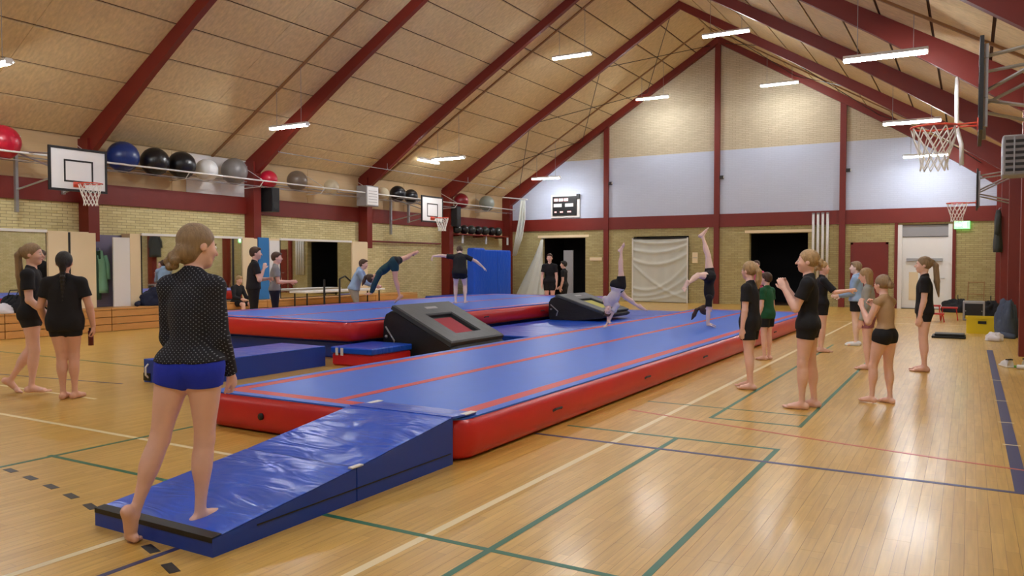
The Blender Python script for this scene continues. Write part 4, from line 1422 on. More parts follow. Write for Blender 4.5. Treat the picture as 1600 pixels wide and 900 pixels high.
# ------------------------------------------------------------------ lower lining of the left wall: wooden plinth, mirrors, panels, niche
pl = thing('wooden_plinth', 'long low pine bench plinth along the foot of the left wall', 'bench', (-17.75, 4.0, 0))
for i in range(8):
    y0 = i * 2.3
    for k in range(3):
        box('board', M['wood'], 0.84, 0.88, y0 + 0.01, y0 + 2.29, 0.01 + k * 0.16, 0.155 + k * 0.16, pl)
    for k in range(2):
        box('seat_board', M['wood'], 0.02 + k * 0.43, 0.44 + k * 0.44, y0 + 0.01, y0 + 2.29, 0.485, 0.52, pl)
    box('support', M['wood'], 0.1, 0.84, y0 + 0.1, y0 + 0.16, 0.0, 0.485, pl)
def mirror(label, y0, y1, cuts):
    t = thing('wall_mirror', label, 'mirror', (-17.36, y0, 0.52), group='mirrors along the left wall')
    ed = [0.0] + [c - y0 for c in cuts] + [y1 - y0]
    for a, b in zip(ed, ed[1:]):
        box('glass', M['mirror'], -0.01, 0.0, a + 0.02, b - 0.02, 0.02, 1.70, t)
    box('backing', M['dark_metal'], -0.03, -0.011, 0, y1 - y0, 0.0, 1.72, t)
    box('top_rail', M['white'], -0.03, 0.03, 0, y1 - y0, 1.70, 1.76, t)
    for e in ed[1:-1]:
        box('joint_strip', M['dark_metal'], -0.005, 0.008, e - 0.03, e + 0.03, 0.0, 1.70, t)
    return t
mirror('mirror at the left edge of the picture behind the two girls in black', 4.6, 9.74, [7.2])
mirror('mirror behind the girl in the dotted shirt', 12.0, 15.05, [14.75])
mirror('mirror with a white frame behind the two tall boys', 16.45, 19.5, [])
lin = MB()
lin.box(-17.72, -17.38, 4.6, 10.86, 0.52, 2.26).box(-17.72, -17.38, 11.72, 20.3, 0.52, 2.26)
wl = lin.build('trim_9', M['cream'])
structure(wl, 'cream lining behind the mirrors of the left wall', 'lining')
for a, b in ((9.76, 10.20), (10.25, 10.84), (15.07, 15.58), (19.53, 20.28)):
    box('cream_panel', M['cream'], -17.38, -17.34, a, b, 0.53, 2.24, wl)
box('dark_strip', M['dark_metal'], -17.38, -17.335, 10.20, 10.25, 0.53, 2.24, wl)
box('blue_panel', mat('blue_board', srgb(40, 120, 190), 0.5), -17.38, -17.33, 15.62, 16.0, 0.53, 2.28, wl)
box('white_panel', M['white'], -17.38, -17.33, 16.02, 16.40, 0.53, 2.20, wl)
nc = box('trim_10', mat('lilac_grey', srgb(126, 122, 152), 0.7), -17.74, -17.70, 10.86, 11.72, 0.52, 2.22)
structure(nc, 'lilac grey back panel of the coat niche in the left wall', 'niche')
wd_ = box('white_leaf', M['white'], -17.40, -17.36, 11.28, 11.70, 0.53, 2.16, nc)
def jacket(label, loc, m, w=0.42, h=0.95, rz=0):
    t = thing('jacket', label, 'jacket', loc, rz)
    vs_, fs_ = [], []
    rows, n = 9, 14
    for j in range(rows):
        v = j / (rows - 1)
        wd = w * (0.28 + 0.5 * min(1, v * 2.5) + 0.22 * v) * 0.5
        dp = 0.05 + 0.05 * min(1, v * 2) + 0.015 * math.sin(v * 9)
        for i in range(n):
            a = 2 * math.pi * i / n
            fold = 1 + 0.10 * math.sin(a * 4 + v * 3)
            vs_.append((dp * math.cos(a) * fold + 0.08, wd * math.sin(a) * fold, -h * v))
    for j in range(rows - 1):
        for i in range(n):
            k = (i + 1) % n
            fs_.append((j * n + i, (j + 1) * n + i, (j + 1) * n + k, j * n + k))
    fs_.append(tuple(range(n))); fs_.append(tuple((rows - 1) * n + i for i in range(n - 1, -1, -1)))
    MB().add(vs_, fs_).build('jacket_body', m, t, True)
    for s in (-1, 1):
        q = MB(); q.tube([(0.08, s * w * 0.30, -0.12), (0.10, s * w * 0.48, -0.35), (0.12, s * w * 0.50, -0.68)], [0.06, 0.055, 0.045], 8); q.build('sleeve', m, t, True)
    q = MB(); q.tube([(0.0, 0, 0.06), (0.06, 0, 0.05), (0.08, 0, -0.01)], 0.01, 6); q.build('hook', M['steel'], t)
    return t
jacket('mint green jacket hanging in the coat niche', (-17.70, 11.12, 1.85), mat('mint_cloth', srgb(128, 184, 158), 0.9), 0.34, 1.0)
jacket('dark green jacket hanging behind the mint one in the niche', (-17.70, 10.96, 1.95), mat('dark_green_cloth', srgb(38, 72, 52), 0.9), 0.30, 1.25)
def cloth_heap(label, name, loc, m, sx, sy, sz, seed):
    t = thing(name, label, 'clothes' if name != 'sports_bag' else 'bag', loc)
    rr = random.Random(seed)
    vs_, fs_ = [], []
    nu, nv = 34, 14
    for j in range(nv + 1):
        th = (math.pi / 2) * j / nv
        for i in range(nu):
            ph = 2 * math.pi * i / nu
            w = 1 + (0.16 * math.sin(3 * ph + seed) + 0.07 * math.sin(7 * ph + 6 * th + seed)) * math.sin(2 * th) + rr.uniform(-0.07, 0.07) * math.sin(th * 1.8)
            vs_.append((sx * math.sin(th) * math.cos(ph) * w, sy * math.sin(th) * math.sin(ph) * w, max(0.0, sz * math.cos(th) * w)))
    for j in range(nv):
        for i in range(nu):
            k = (i + 1) % nu
            fs_.append((j * nu + i, (j + 1) * nu + i, (j + 1) * nu + k, j * nu + k))
    fs_.append(tuple(nv * nu + i for i in range(nu - 1, -1, -1)))
    MB().add(vs_, fs_).build('folds', m, t, True)
    if name == 'sports_bag':
        q = MB(); q.tube([(0, -sy * 0.5, sz * 0.85), (0, -sy * 0.3, sz * 1.35), (0, sy * 0.3, sz * 1.35), (0, sy * 0.5, sz * 0.85)], 0.012, 6); q.build('handle', M['black'], t)
    else:
        q = MB(); q.tube([(-sx * 0.5, -sy * 0.9, 0.06), (0.05, -sy * 1.25, 0.05), (sx * 0.6, -sy * 1.4, 0.045)], [0.07, 0.06, 0.045], 8); q.build('sleeve', m, t, True)
    return t
cloth_heap('heap of dark navy jackets on the bench plinth by the dotted shirt girl', 'jacket_heap', (-17.28, 12.55, 0.522), M['c_navy'], 0.34, 0.62, 0.42, 2)
cloth_heap('grey blue jacket thrown over the end of the navy heap', 'jacket_heap', (-17.16, 13.2, 0.522), mat('denim', srgb(70, 90, 120), 0.9), 0.24, 0.34, 0.30, 5)
cloth_heap('black bag on the bench plinth left of the girls in black', 'sports_bag', (-17.2, 9.15, 0.522), M['c_black'], 0.22, 0.34, 0.34, 3)
cloth_heap('white towel bundle beside the black bag on the plinth', 'towel', (-17.05, 8.6, 0.522), M['c_white'], 0.18, 0.26, 0.2, 8)
tb = thing('white_table', 'long light grey topped table standing before the framed mirror', 'table', (-16.75, 16.2, 0))
box('table_top', M['white'], 0, 0.62, 0, 3.5, 0.70, 0.76, tb, 0.008)
for x in (0.06, 0.54):
    for y in (0.15, 3.3):
        q = MB(); q.tube([(x, y, 0.0), (x, y, 0.70)], 0.022, 8); q.build('leg', M['dark_metal'], tb)
st = thing('steel_stand', 'black metal frame stand in front of the white topped table', 'stand', (-15.6, 16.4, 0))
for y, h in ((0.0, 1.10), (1.25, 0.92), (0.62, 1.1)):
    q = MB(); q.tube([(0, y, 0), (0, y, h)], 0.028, 8); q.build('post', M['dark_metal'], st)
q = MB(); q.tube([(0, 0.62, 1.1), (0, 0.85, 1.18), (0, 1.25, 0.92)], 0.025, 8); q.build('top_bar', M['dark_metal'], st)
q = MB(); q.tube([(0, 0, 0.03), (0, 1.25, 0.03)], 0.025, 8); q.build('foot_bar', M['dark_metal'], st)
# thin red rail in the brick bay, faint wall net
rr_ = thing('wall_rail', 'thin red rail across the brick between the third and fourth column', 'rail', (-17.70, 20.6, 2.30))
q = MB(); q.tube([(0.05, 0, 0), (0.05, 4.3, 0)], 0.028, 8); q.build('bar', M['red_paint'], rr_)
for y in (0.2, 2.15, 4.1):
    box('bracket', M['red_paint'], -0.05, 0.05, y - 0.03, y + 0.03, -0.03, 0.03, rr_)

# ------------------------------------------------------------------ far wall fittings
nt_ = thing('net_curtain', 'white net curtain hanging in swags across the middle doorway', 'curtain', (-11.72, YF - 0.10, 0.0))
vs_, fs_ = [], []
NX, NZ = 40, 60
for j in range(NZ + 1):
    for i in range(NX + 1):
        u, v = i / NX, j / NZ
        sag = 0.10 * (1 - (2 * u - 1) ** 2)
        y = 0.010 * math.sin(u * 30)
        for l_, r_q, sg in ((0.03, 0.02, 0.05), (0.17, 0.10, 0.09), (0.33, 0.24, 0.14), (0.40, 0.95, 0.10), (0.78, 0.40, 0.22), (0.90, 0.60, 0.14), (0.97, 0.80, 0.08)):
            cv = l_ + (r_q - l_) * u + sg * 4 * u * (1 - u) * 0.8
            y -= 0.05 * math.exp(-((v - cv) / 0.022) ** 2)
        vs_.append((u * 2.26, y, 2.52 - v * 2.50 - sag * 0.25 * (1 - v)))
for j in range(NZ):
    for i in range(NX):
        a = j * (NX + 1) + i
        fs_.append((a, a + NX + 1, a + NX + 2, a + 1))
MB().add(vs_, fs_).build('net_cloth', M['cloth_white'], nt_, True)
q = MB(); q.tube([(-0.03, -0.02, 2.55), (2.29, -0.02, 2.55)], 0.022, 6); q.build('top_pole', M['dark_metal'], nt_)
for x in (0.0, 2.26):
    q = MB(); q.tube([(x, -0.03, 0.0), (x, -0.03, 2.55)], 0.03, 6); q.build('edge_rope', M['net'], nt_)
dc = thing('draped_sheet', 'white sheet hanging in a cone beside the left doorway', 'curtain', (-15.72, YF - 0.35, 0.0))
vs_, fs_ = [], []
n = 28
for j in range(13):
    v = j / 12
    r = 0.06 + 0.62 * v ** 1.2
    for i in range(n):
        a = 2 * math.pi * i / n
        f = 1 + (0.16 + 0.16 * v) * math.sin(a * 8 + 2.5 * v)
        vs_.append((-0.62 * v + r * 0.9 * math.cos(a) * f, r * 0.36 * math.sin(a) * f, 2.55 - v * 2.54))
for j in range(12):
    for i in range(n):
        k = (i + 1) % n
        fs_.append((j * n + i, (j + 1) * n + i, (j + 1) * n + k, j * n + k))
fs_.append(tuple(range(n)))
MB().add(vs_, fs_).build('sheet', M['cloth_white'], dc, True)
q = MB(); q.tube([(0, 0.0, 2.5), (0, 0.0, 2.62), (0, 0.34, 2.62)], 0.012, 6); q.build('hook', M['steel'], dc)
sb = thing('scoreboard', 'dark electronic scoreboard on a white backing above the left doorway', 'scoreboard', (-15.44, YF - 0.14, 3.46))
box('backing', M['white'], 0, 1.34, 0.05, 0.14, 0, 0.98, sb, 0.01)
box('display', M['black'], 0.10, 1.22, 0.0, 0.06, 0.10, 0.90, sb, 0.01)
box('score_window', M['white'], 0.16, 0.54, -0.006, 0.002, 0.46, 0.60, sb)
box('score_window', M['white'], 0.70, 1.08, -0.006, 0.002, 0.46, 0.60, sb)
red_led = emit_mat('red_led', (0.9, 0.05, 0.05, 1), 0.5)
for a, b, z in ((0.18, 0.36, 0.70), (0.40, 0.60, 0.70), (0.64, 0.84, 0.70), (0.20, 0.30, 0.22), (0.46, 0.60, 0.22), (0.80, 0.98, 0.22)):
    box('led_row', red_led, a, b, -0.005, 0.002, z, z + (0.12 if z > 0.5 else 0.06), sb)
box('side_horn', M['black'], 1.22, 1.36, 0.0, 0.07, 0.78, 0.98, sb)
ex = thing('exit_sign', 'small lit green exit sign above the right end of the far wall', 'sign', (-0.46, YF - 0.10, 2.68))
box('sign_body', M['exit'], 0, 0.46, 0, 0.09, 0, 0.26, ex, 0.008)
q = MB()
q.box(0.27, 0.36, -0.004, 0.0, 0.05, 0.21)
q.prism([(0.06, 0.12), (0.11, 0.17), (0.11, 0.14), (0.20, 0.14), (0.20, 0.10), (0.11, 0.10), (0.11, 0.07)], 'y', -0.004, 0.0)
q.build('pictogram', M['exit_white'], ex)
vp = None
for i, x in enumerate((-4.86, -4.70, -4.54, -4.38)):
    t = thing('goal_post', 'white upright pole stored on the far wall, ' + ('leftmost', 'second from the left', 'third from the left', 'rightmost')[i] + ' of four', 'pole', (x, YF - 0.10, 0.95), group='white poles stored upright on the far wall')
    q = MB(); q.tube([(0, 0, 0), (0, 0, 2.35)], 0.045, 10); q.build('tube', M['white_metal'], t, True)
    q = MB(); q.tube([(0, 0, 2.35), (0, 0, 2.40)], 0.05, 10); q.build('cap', M['grey_paint'], t, True)
    box('wall_clip', M['steel'], -0.03, 0.03, 0.0, 0.10, 1.9, 1.95, t)
    box('wall_clip', M['steel'], -0.03, 0.03, 0.0, 0.10, 0.4, 0.45, t)
for lab, x, z, w, h in (('small blank white notice beside the left doorway', -13.65, 1.66, 0.55, 0.13), ('small white wall box right of the net curtain', -9.30, 1.55, 0.22, 0.42)):
    t = thing('notice', lab, 'notice', (x, YF - 0.04, z))
    box('plate', M['cream'], 0, w, 0, 0.03, 0, h, t, 0.004)
    box('border', M['grey_paint'], 0.02, w - 0.02, -0.002, 0.0, h * 0.48, h * 0.52, t)
rb_ = thing('rope_bundle', 'pale bundle of climbing ropes tied back from a bracket near the scoreboard', 'ropes', (-16.4, YF - 0.8, 4.22))
for k in range(7):
    o = 0.045 * (k - 3)
    q = MB(); q.tube([(o * 0.6, 0.02 * (k % 2), 0.0), (o - 0.05, 0.03 * (k % 3), -0.8), (o * 1.1 - 0.22, 0.02, -1.6), (o * 0.5 - 0.42, 0.0, -2.35)], 0.028, 6)
    q.build('rope', M['cloth_white'], rb_, True)
q = MB(); q.tube([(0.2, 0, 0.02), (-1.0, 0, 0.16)], 0.03, 6).tube([(-0.9, 0, 0.15), (-0.9, 0.7, 0.15)], 0.02, 6); q.build('bracket', M['white_metal'], rb_)
bt = thing('steel_tube', 'bent white tube hanging beside the nearer hoop of the right wall', 'tube', (-0.20, 15.3, 3.2))
q = MB(); q.tube([(0.06, 0, 0), (0.05, 0, 0.35), (-0.02, 0, 0.62), (-0.03, 0, 1.2), (-0.03, 0.3, 1.52)], 0.035, 8); q.build('bent_tube', M['white_metal'], bt, True)

# ------------------------------------------------------------------ equipment in the far right corner
gb = thing('amplifier_box', 'grey flight case with a black front on the floor by the far right corner', 'box', (-0.14, 24.6, 0))
box('case', M['grey_paint'], 0, 0.52, 0, 0.5, 0.0, 0.52, gb, 0.015)
box('front_panel', M['black'], 0.05, 0.47, -0.012, 0.0, 0.06, 0.46, gb)
for x in (0.07, 0.45):
    q = MB(); q.sphere((x, -0.012, 0.26), 0.015, 8, 5); q.build('knob', M['steel'], gb)
yb = thing('yellow_crate', 'bright yellow plastic crate on the floor near the right wall', 'crate', (-0.04, 20.1, 0))
q = MB(); q.box(0, 0.72, 0, 0.02, 0, 0.36).box(0, 0.72, 0.40, 0.42, 0, 0.36).box(0, 0.02, 0.02, 0.40, 0, 0.36).box(0.70, 0.72, 0.02, 0.40, 0, 0.36).box(0.02, 0.70, 0.02, 0.40, 0, 0.02)
q.build('crate_body', M['yellow'], yb)
box('rim', M['yellow'], -0.02, 0.74, -0.02, 0.0, 0.32, 0.37, yb); box('rim', M['yellow'], -0.02, 0.74, 0.42, 0.44, 0.32, 0.37, yb)
box('hand_hole', M['black'], 0.22, 0.38, -0.024, -0.019, 0.22, 0.28, yb)
for i, (x, y, h) in enumerate(((-0.85, 24.2, 0.42), (-0.45, 24.5, 0.36), (-0.75, 23.6, 0.24))):
    t = thing('step_stool', ('red metal stool on the floor, tallest of the three', 'red metal stool next to the grey flight case', 'lowest red metal stool in front of the other two')[i], 'stool', (x, y, 0))
    box('seat', M['red_plastic'], -0.2, 0.2, -0.14, 0.14, h - 0.04, h, t, 0.008)
    for sx in (-1, 1):
        for sy in (-1, 1):
            q = MB(); q.tube([(sx * 0.16, sy * 0.10, h - 0.04), (sx * 0.20, sy * 0.13, 0)], 0.013, 6); q.build('leg', M['red_plastic'], t)
fmt = thing('floor_mat', 'small black folded mat lying on the floor behind the long haired girl', 'mat', (-0.66, 18.5, 0))
box('layer', M['black'], 0, 0.62, 0, 0.62, 0, 0.045, fmt, 0.01)
box('layer', M['black'], 0.05, 0.60, 0.04, 0.5, 0.045, 0.09, fmt, 0.01)
fc = thing('folding_chair', 'bare folding chair frame leaning against the far wall', 'chair', (-0.05, 29.5, 0))
for x in (0, 0.45):
    q = MB(); q.tube([(x, 0, 0), (x + 0.03, 0.3, 0.95)], 0.015, 6); q.build('leg', M['conduit'], fc)
for z in (0.93, 0.55):
    q = MB(); q.tube([(0.02, 0.3 * z / 0.95, z), (0.47, 0.3 * z / 0.95, z)], 0.015, 6); q.build('cross_bar', M['conduit'], fc)
cloth_heap('dark bag lying by the far wall behind the flight case', 'sports_bag', (-0.3, 28.6, 0), M['c_black'], 0.45, 0.3, 0.4, 4)
cloth_heap('black bag against the right wall near the corner', 'sports_bag', (0.55, 26.6, 0), M['c_black'], 0.28, 0.4, 0.45, 9)
cloth_heap('grey blue clothes heaped against the red column on the right', 'jacket_heap', (0.70, 19.6, 0), mat('slate_cloth', srgb(70, 80, 100), 0.9, noise=0.4, nscale=6), 0.22, 0.40, 0.74, 6)
cloth_heap('white towel on the floor in front of the grey blue clothes', 'towel', (0.45, 18.5, 0), M['c_white'], 0.16, 0.2, 0.16, 7)
jk = jacket('dark grey coat hanging from the red column on the right', (0.74, 25.22, 3.0), mat('grey_coat', srgb(56, 60, 60), 0.9), 0.7, 1.15, 180)
for i, (x, y, r) in enumerate(((0.55, 13.75, 20), (0.74, 13.95, -15))):
    t = thing('trainer', ('white trainer lying at the right edge of the picture, nearer one', 'white trainer lying at the right edge, partly cut off by the frame')[i], 'shoe', (x, y, 0), r)
    prof = [(0.0, 0.045), (0.06, 0.05), (0.16, 0.05), (0.25, 0.045), (0.29, 0.02)]
    hts = [0.10, 0.105, 0.085, 0.055, 0.03]
    vs_, fs_ = [], []
    for (px_, w_), hh in zip(prof, hts):
        for k in range(8):
            a = math.pi * k / 7
            vs_.append((w_ * math.cos(a), px_, 0.025 + hh * math.sin(a)))
    for j in range(4):
        for k in range(7):
            a = j * 8 + k
            fs_.append((a, a + 1, a + 9, a + 8))
    fs_.append(tuple(range(8))); fs_.append(tuple(32 + k for k in range(7, -1, -1)))
    MB().add(vs_, fs_).build('upper', M['shoe_white'], t, True)
    q = MB(); q.bbox(-0.052, 0.052, -0.01, 0.30, 0.0, 0.028, 0.008); q.build('sole', M['white'], t)
    q = MB(); q.tube([(-0.03, 0.02, 0.12), (0, -0.01, 0.128), (0.03, 0.02, 0.12), (0.025, 0.09, 0.112), (-0.025, 0.09, 0.112)], 0.012, 6, closed=True); q.build('collar', M['black'], t)
t = thing('water_bottle', 'green topped clear bottle lying by the white trainers', 'bottle', (0.78, 13.6, 0.035), 70)
q = MB(); q.tube([(0, 0, 0), (0, 0.16, 0)], 0.033, 10); q.build('bottle_body', M['white'], t, True)
q = MB(); q.tube([(0, 0.16, 0), (0, 0.20, 0)], 0.018, 10); q.build('cap', mat('green_cap', srgb(90, 170, 60), 0.4), t)
# switch plates and sensors on the gable columns
for i, x in enumerate((-12.9, -8.35, -3.9)):
    t = thing('sensor', 'small dark box on the %s red column of the far gable' % ('left', 'middle', 'right')[i], 'sensor', (x + 0.1, YF - 0.06, 4.75))
    box('sensor_body', M['dark_metal'], 0, 0.14, -0.05, 0.05, 0, 0.12, t, 0.01)
    box('lens', M['white_metal'], 0.14, 0.17, -0.03, 0.03, 0.03, 0.09, t)
# ------------------------------------------------------------------ the people in the hall
UPK = dict(pup=(0, 0.05, 1))
# girl stepping onto the ramp, seen from behind
person((-3.782, 2.905, 0.0), 26, 1.71, 'girl in a dotted black long sleeved shirt and blue shorts stepping onto the ramp', 'skin', 'hair_darkblond', 'messy_bun', 0.0055,
       pup=(0, 0.03, 1), cup=(0, 0.10, 1), hup=(0, 0.22, 1), hfwd=(0.75, 1, -0.15),
       legR=((-0.05, 0.08, -1), (-0.04, -0.08, -1), (0.55, 1, 0.13)), legL=((-0.20, -0.06, -1), (-0.26, -0.23, -1), (-0.02, 0.35, -0.95), (0, 1, -0.1)),
       armR=((0.10, 0.02, -1), (0.03, 0.55, -1), (0.0, 0.6, -0.8), 0.7), armL=((-0.06, 0.10, -1), (0.10, 0.65, -1), (0.0, 0.8, -0.6), 0.6),
       top='long', top_mat='dots', bottom='shorts', bottom_mat='c_blue', short_len=0.26, hem=0.025, contact='low', ground=0.0, build=0.82)
# two girls on the left
person((-9.62, 5.20, 0), 318, 1.76, 'smiling girl in black with a blond ponytail walking at the left edge', 'skin', 'hair_darkblond', 'long_ponytail', 0.008,
       cup=(0, 0.02, 1), hfwd=(0.15, 1, 0.0),
       legR=((0.0, 0.12, -1), (0.0, -0.10, -1), (0.1, 1, -0.02)), legL=((0.0, -0.06, -1), (-0.02, -0.62, -1), (0, 0.75, -0.66), (0, 1, -0.2)),
       armR=((0.16, 0.10, -1), (-0.10, 0.85, -0.8), (-0.2, 0.8, -0.3)), armL=((-0.10, 0.2, -1), (0.10, 0.8, -0.7), (0.2, 0.8, -0.3)), short_len=0.36, hem=-0.03)
braid_girl, braid_j = person((-8.93, 5.20, 0), 45, 1.68, 'girl in black with a long dark braid seen from behind holding a bottle', 'skin_tan', 'hair_black', 'braid', 0.008,
       hfwd=(-0.1, 1, 0), build=1.12,
       legR=((0.0, 0.06, -1), (0.02, -0.10, -1), (0.35, 1, 0)), legL=((0.10, 0.02, -1), (0.05, -0.10, -1), (0.2, 1, 0)),
       armR=((0.30, 0.0, -1), (0.10, 0.25, -1), (0.0, 0.25, -1), 0.9), armL=((-0.30, 0.05, -1), (0.05, 0.7, -0.9), (0.1, 0.7, -0.6)), top='loose_tee', short_len=0.42, hem=-0.06)
g_ = Matrix.Rotation(math.radians(45), 3, 'Z') @ Vector(braid_j['grip', 1])
wb = thing('drinking_bottle', 'dark red bottle held by the girl with the braid', 'bottle', (-8.93 + g_.x, 5.20 + g_.y, g_.z - 0.12), 45)
q = MB(); q.tube([(0, 0, 0), (0, 0, 0.17)], 0.030, 12); q.build('bottle_body', mat('bottle_red', srgb(96, 22, 36), 0.3), wb, True)
q = MB(); q.tube([(0, 0, 0.17), (0, 0, 0.205)], 0.02, 10); q.build('cap', M['black'], wb, True)
# tall boys beside the raised track
person((-13.32, 11.85, 0), 325, 1.90, 'tall boy in black with one hand raised to his chin beside the raised track', 'skin', 'hair_brown', 'short', 0.011, build=1.15,
       cup=(0, 0.06, 1), hfwd=(0.1, 1, -0.15), armR=((0.15, 0.25, -1), (-0.35, 0.5, 1.2), (-0.2, 0.2, 0.6), 1.0), armL=((-0.05, 0.25, -1), (0.6, 1, 0.1), (0.8, 0.6, 0.0)),
       top='loose_tee', bottom='trousers', shoes='black')
person((-13.50, 12.62, 0), 318, 1.80, 'boy in a grey t-shirt and dark trousers beside the raised track', 'skin', 'hair_brown', 'short', 0.011, build=1.1,
       cup=(0, 0.06, 1), hfwd=(0.1, 1, -0.1), armR=((0.1, 0.2, -1), (-0.2, 1, 0.05), (0, 1, 0)), armL=((-0.1, 0.2, -1), (0.2, 1, 0.0), (0, 1, 0)),
       top='tee', top_mat='c_grey', bottom='trousers', bottom_mat='c_navy', shoes='black')
person((-17.0, 14.55, 0), 270, 1.60, 'person in dark clothes sitting on the bench plinth', 'skin', 'hair_blond', 'short', 0.012, hup=(0, 0.3, 1),
       cup=(0, 0.15, 1), legR=((0.1, 1, -0.05), (0.0, 0.05, -1), (0.1, 1, 0)), legL=((-0.2, 1, -0.05), (-0.05, 0.05, -1), (-0.1, 1, 0)),
       armR=((0.2, 0.4, -1), (-0.2, 1, -0.2), (-0.4, 1, -0.2)), armL=((-0.2, 0.4, -1), (0.2, 1, -0.2), (0.4, 1, -0.2)), top='long', top_mat='c_black', bottom='shorts', short_len=0.8)
person((-13.60, 15.36, 0), 300, 1.72, 'person in a light blue hooded jumper leaning over the raised track', 'skin', 'hair_brown', 'short', 0.011,
       pup=(0, 0.25, 1), cup=(0, 0.55, 1), hup=(0, 0.1, 1), armR=((0.1, 0.7, -1), (0, 1, -0.35), (0, 1, -0.1)), armL=((-0.1, 0.7, -1), (0.1, 1, -0.45), (0, 1, -0.1)),
       legR=((0, 0.25, -1), (0, -0.35, -1), (0.1, 1, 0)), legL=((0, 0.15, -1), (0, -0.3, -1), (-0.1, 1, 0)), top='hoodie', top_mat='c_lblue', bottom='trousers', bottom_mat='c_lgrey', shoes='shoe_white')
# gymnasts on the raised track
person((-11.69, 14.64, 0.622), 122, 1.66, 'gymnast in a teal shirt kicking up into a handspring on the raised track', 'skin_tan', 'hair_brown', 'ponytail', 0.010,
       pup=(0, 0.80, -0.55), fwd=(0, -0.5, -1), cup=(0, 0.80, -0.62), hup=(0, 0.9, -0.5),
       legL=((0.0, -0.05, -1.0), (0.0, -0.25, -1), (0, 0.8, -0.6)), legR=((0.95, -0.55, 0.25), (0.9, -0.5, 0.35), (0.8, -0.5, 0.5)),
       armR=((0.15, 0.55, -1), (0, 0.35, -1), (0, 1, -0.15), 0.1), armL=((-0.25, 0.45, -1), (-0.1, 0.3, -1), (0, 1, -0.15), 0.1),
       palmR=(0, 0, -1), palmL=(0, 0, -1), top='long', top_mat='c_teal', short_len=0.45, hem=-0.02, hair_dir=(0, 0.4, -1))
person((-10.06, 14.94, 0.622), 34, 1.45, 'gymnast in black landing with both arms spread on the raised track', 'skin_pale', 'hair_brown', 'short', 0.010, build=1.15,
       pup=(0, 0.30, 1), cup=(0, 0.55, 1), hup=(0, 0.95, 1), legR=((0.16, 0.45, -1), (0.0, -0.35, -1), (0.2, 1, 0)), legL=((-0.06, 0.40, -1), (0.0, -0.3, -1), (-0.2, 1, 0)),
       armR=((1, 0.15, -0.45), (0.9, 0.2, -0.75), (0.9, 0.2, -0.7)), armL=((-1, 0.1, 0.12), (-1, 0.1, -0.05), (-0.6, 0.1, -0.9), 0.9), top='loose_tee', bottom='loose', short_len=0.4, hem=-0.05)
# handstands on the long track
person((-5.75, 13.9, 0.335), 20, 1.36, 'child in white shirt and black shorts upside down in a cartwheel', 'skin_pale', 'hair_brown', 'short', 0.009,
       pup=(-0.22, 0.05, -1), fwd=(0, -1, -0.05), cup=(-0.55, 0.05, -1), hup=(-0.15, 0.0, -1),
       legR=((-0.05, 0.02, 1), (0.02, 0.02, 1), (0.5, -0.3, 0.6)), legL=((0.62, 0.2, -0.75), (0.75, 0.2, -0.55), (0.7, 0.2, -0.6)),
       armR=((-0.55, 0.0, -1), (-0.45, 0.0, -1), (-0.2, -1, -0.2), 0.1), armL=((0.25, 0.0, -1), (0.02, 0.0, -1), (0.2, -1, -0.2), 0.1), palmR=(0, 0, -1), palmL=(0, 0, -1),
       top='tee', top_mat='c_white', bottom='loose', short_len=0.55, hem=0.05, hair_dir=(0, 0, -1))
person((-4.28, 14.9, 0.335), 106, 1.60, 'girl in black upside down in a split handstand on the long track', 'skin_pale', 'hair_brown', 'ponytail', 0.009,
       pup=(0, 0.12, -1), fwd=(0, -1, -0.1), cup=(0, -0.02, -1), hup=(0, 0.55, -0.85),
       legR=((0.02, 0.10, 1), (0.02, 0.28, 1), (0, -0.6, 0.5)), legL=((-0.80, 0.55, 0.05), (-0.70, 0.40, -0.35), (-0.4, 0.3, -0.8)),
       armR=((0.1, 0.05, -1), (0, 0, -1), (0, -1, -0.25), 0.1), armL=((-0.1, 0.05, -1), (0, 0.05, -1), (0, -1, -0.25), 0.1), palmR=(0, 0, -1), palmL=(0, 0, -1),
       top='tee', short_len=0.40, hem=-0.02, hair_dir=(0, 0.5, -1))
# two people in the left doorway
person((-11.2, 21.6, 0), 200, 1.84, 'person in black with bare legs standing behind the far trampette', 'skin', 'hair_brown', 'short', 0.012, short_len=0.6,
       armR=((0.2, 0.1, -1), (0, 0.4, -1), (0, 0.4, -1)))
person((-11.0, 22.2, 0), 100, 1.62, 'person in dark clothes half hidden behind another one near the left doorway', 'skin', 'hair_black', 'short', 0.012, short_len=0.7,
       armR=((0.1, 0.2, -1), (0, 0.5, -0.8), (0, 0.6, -0.5)))
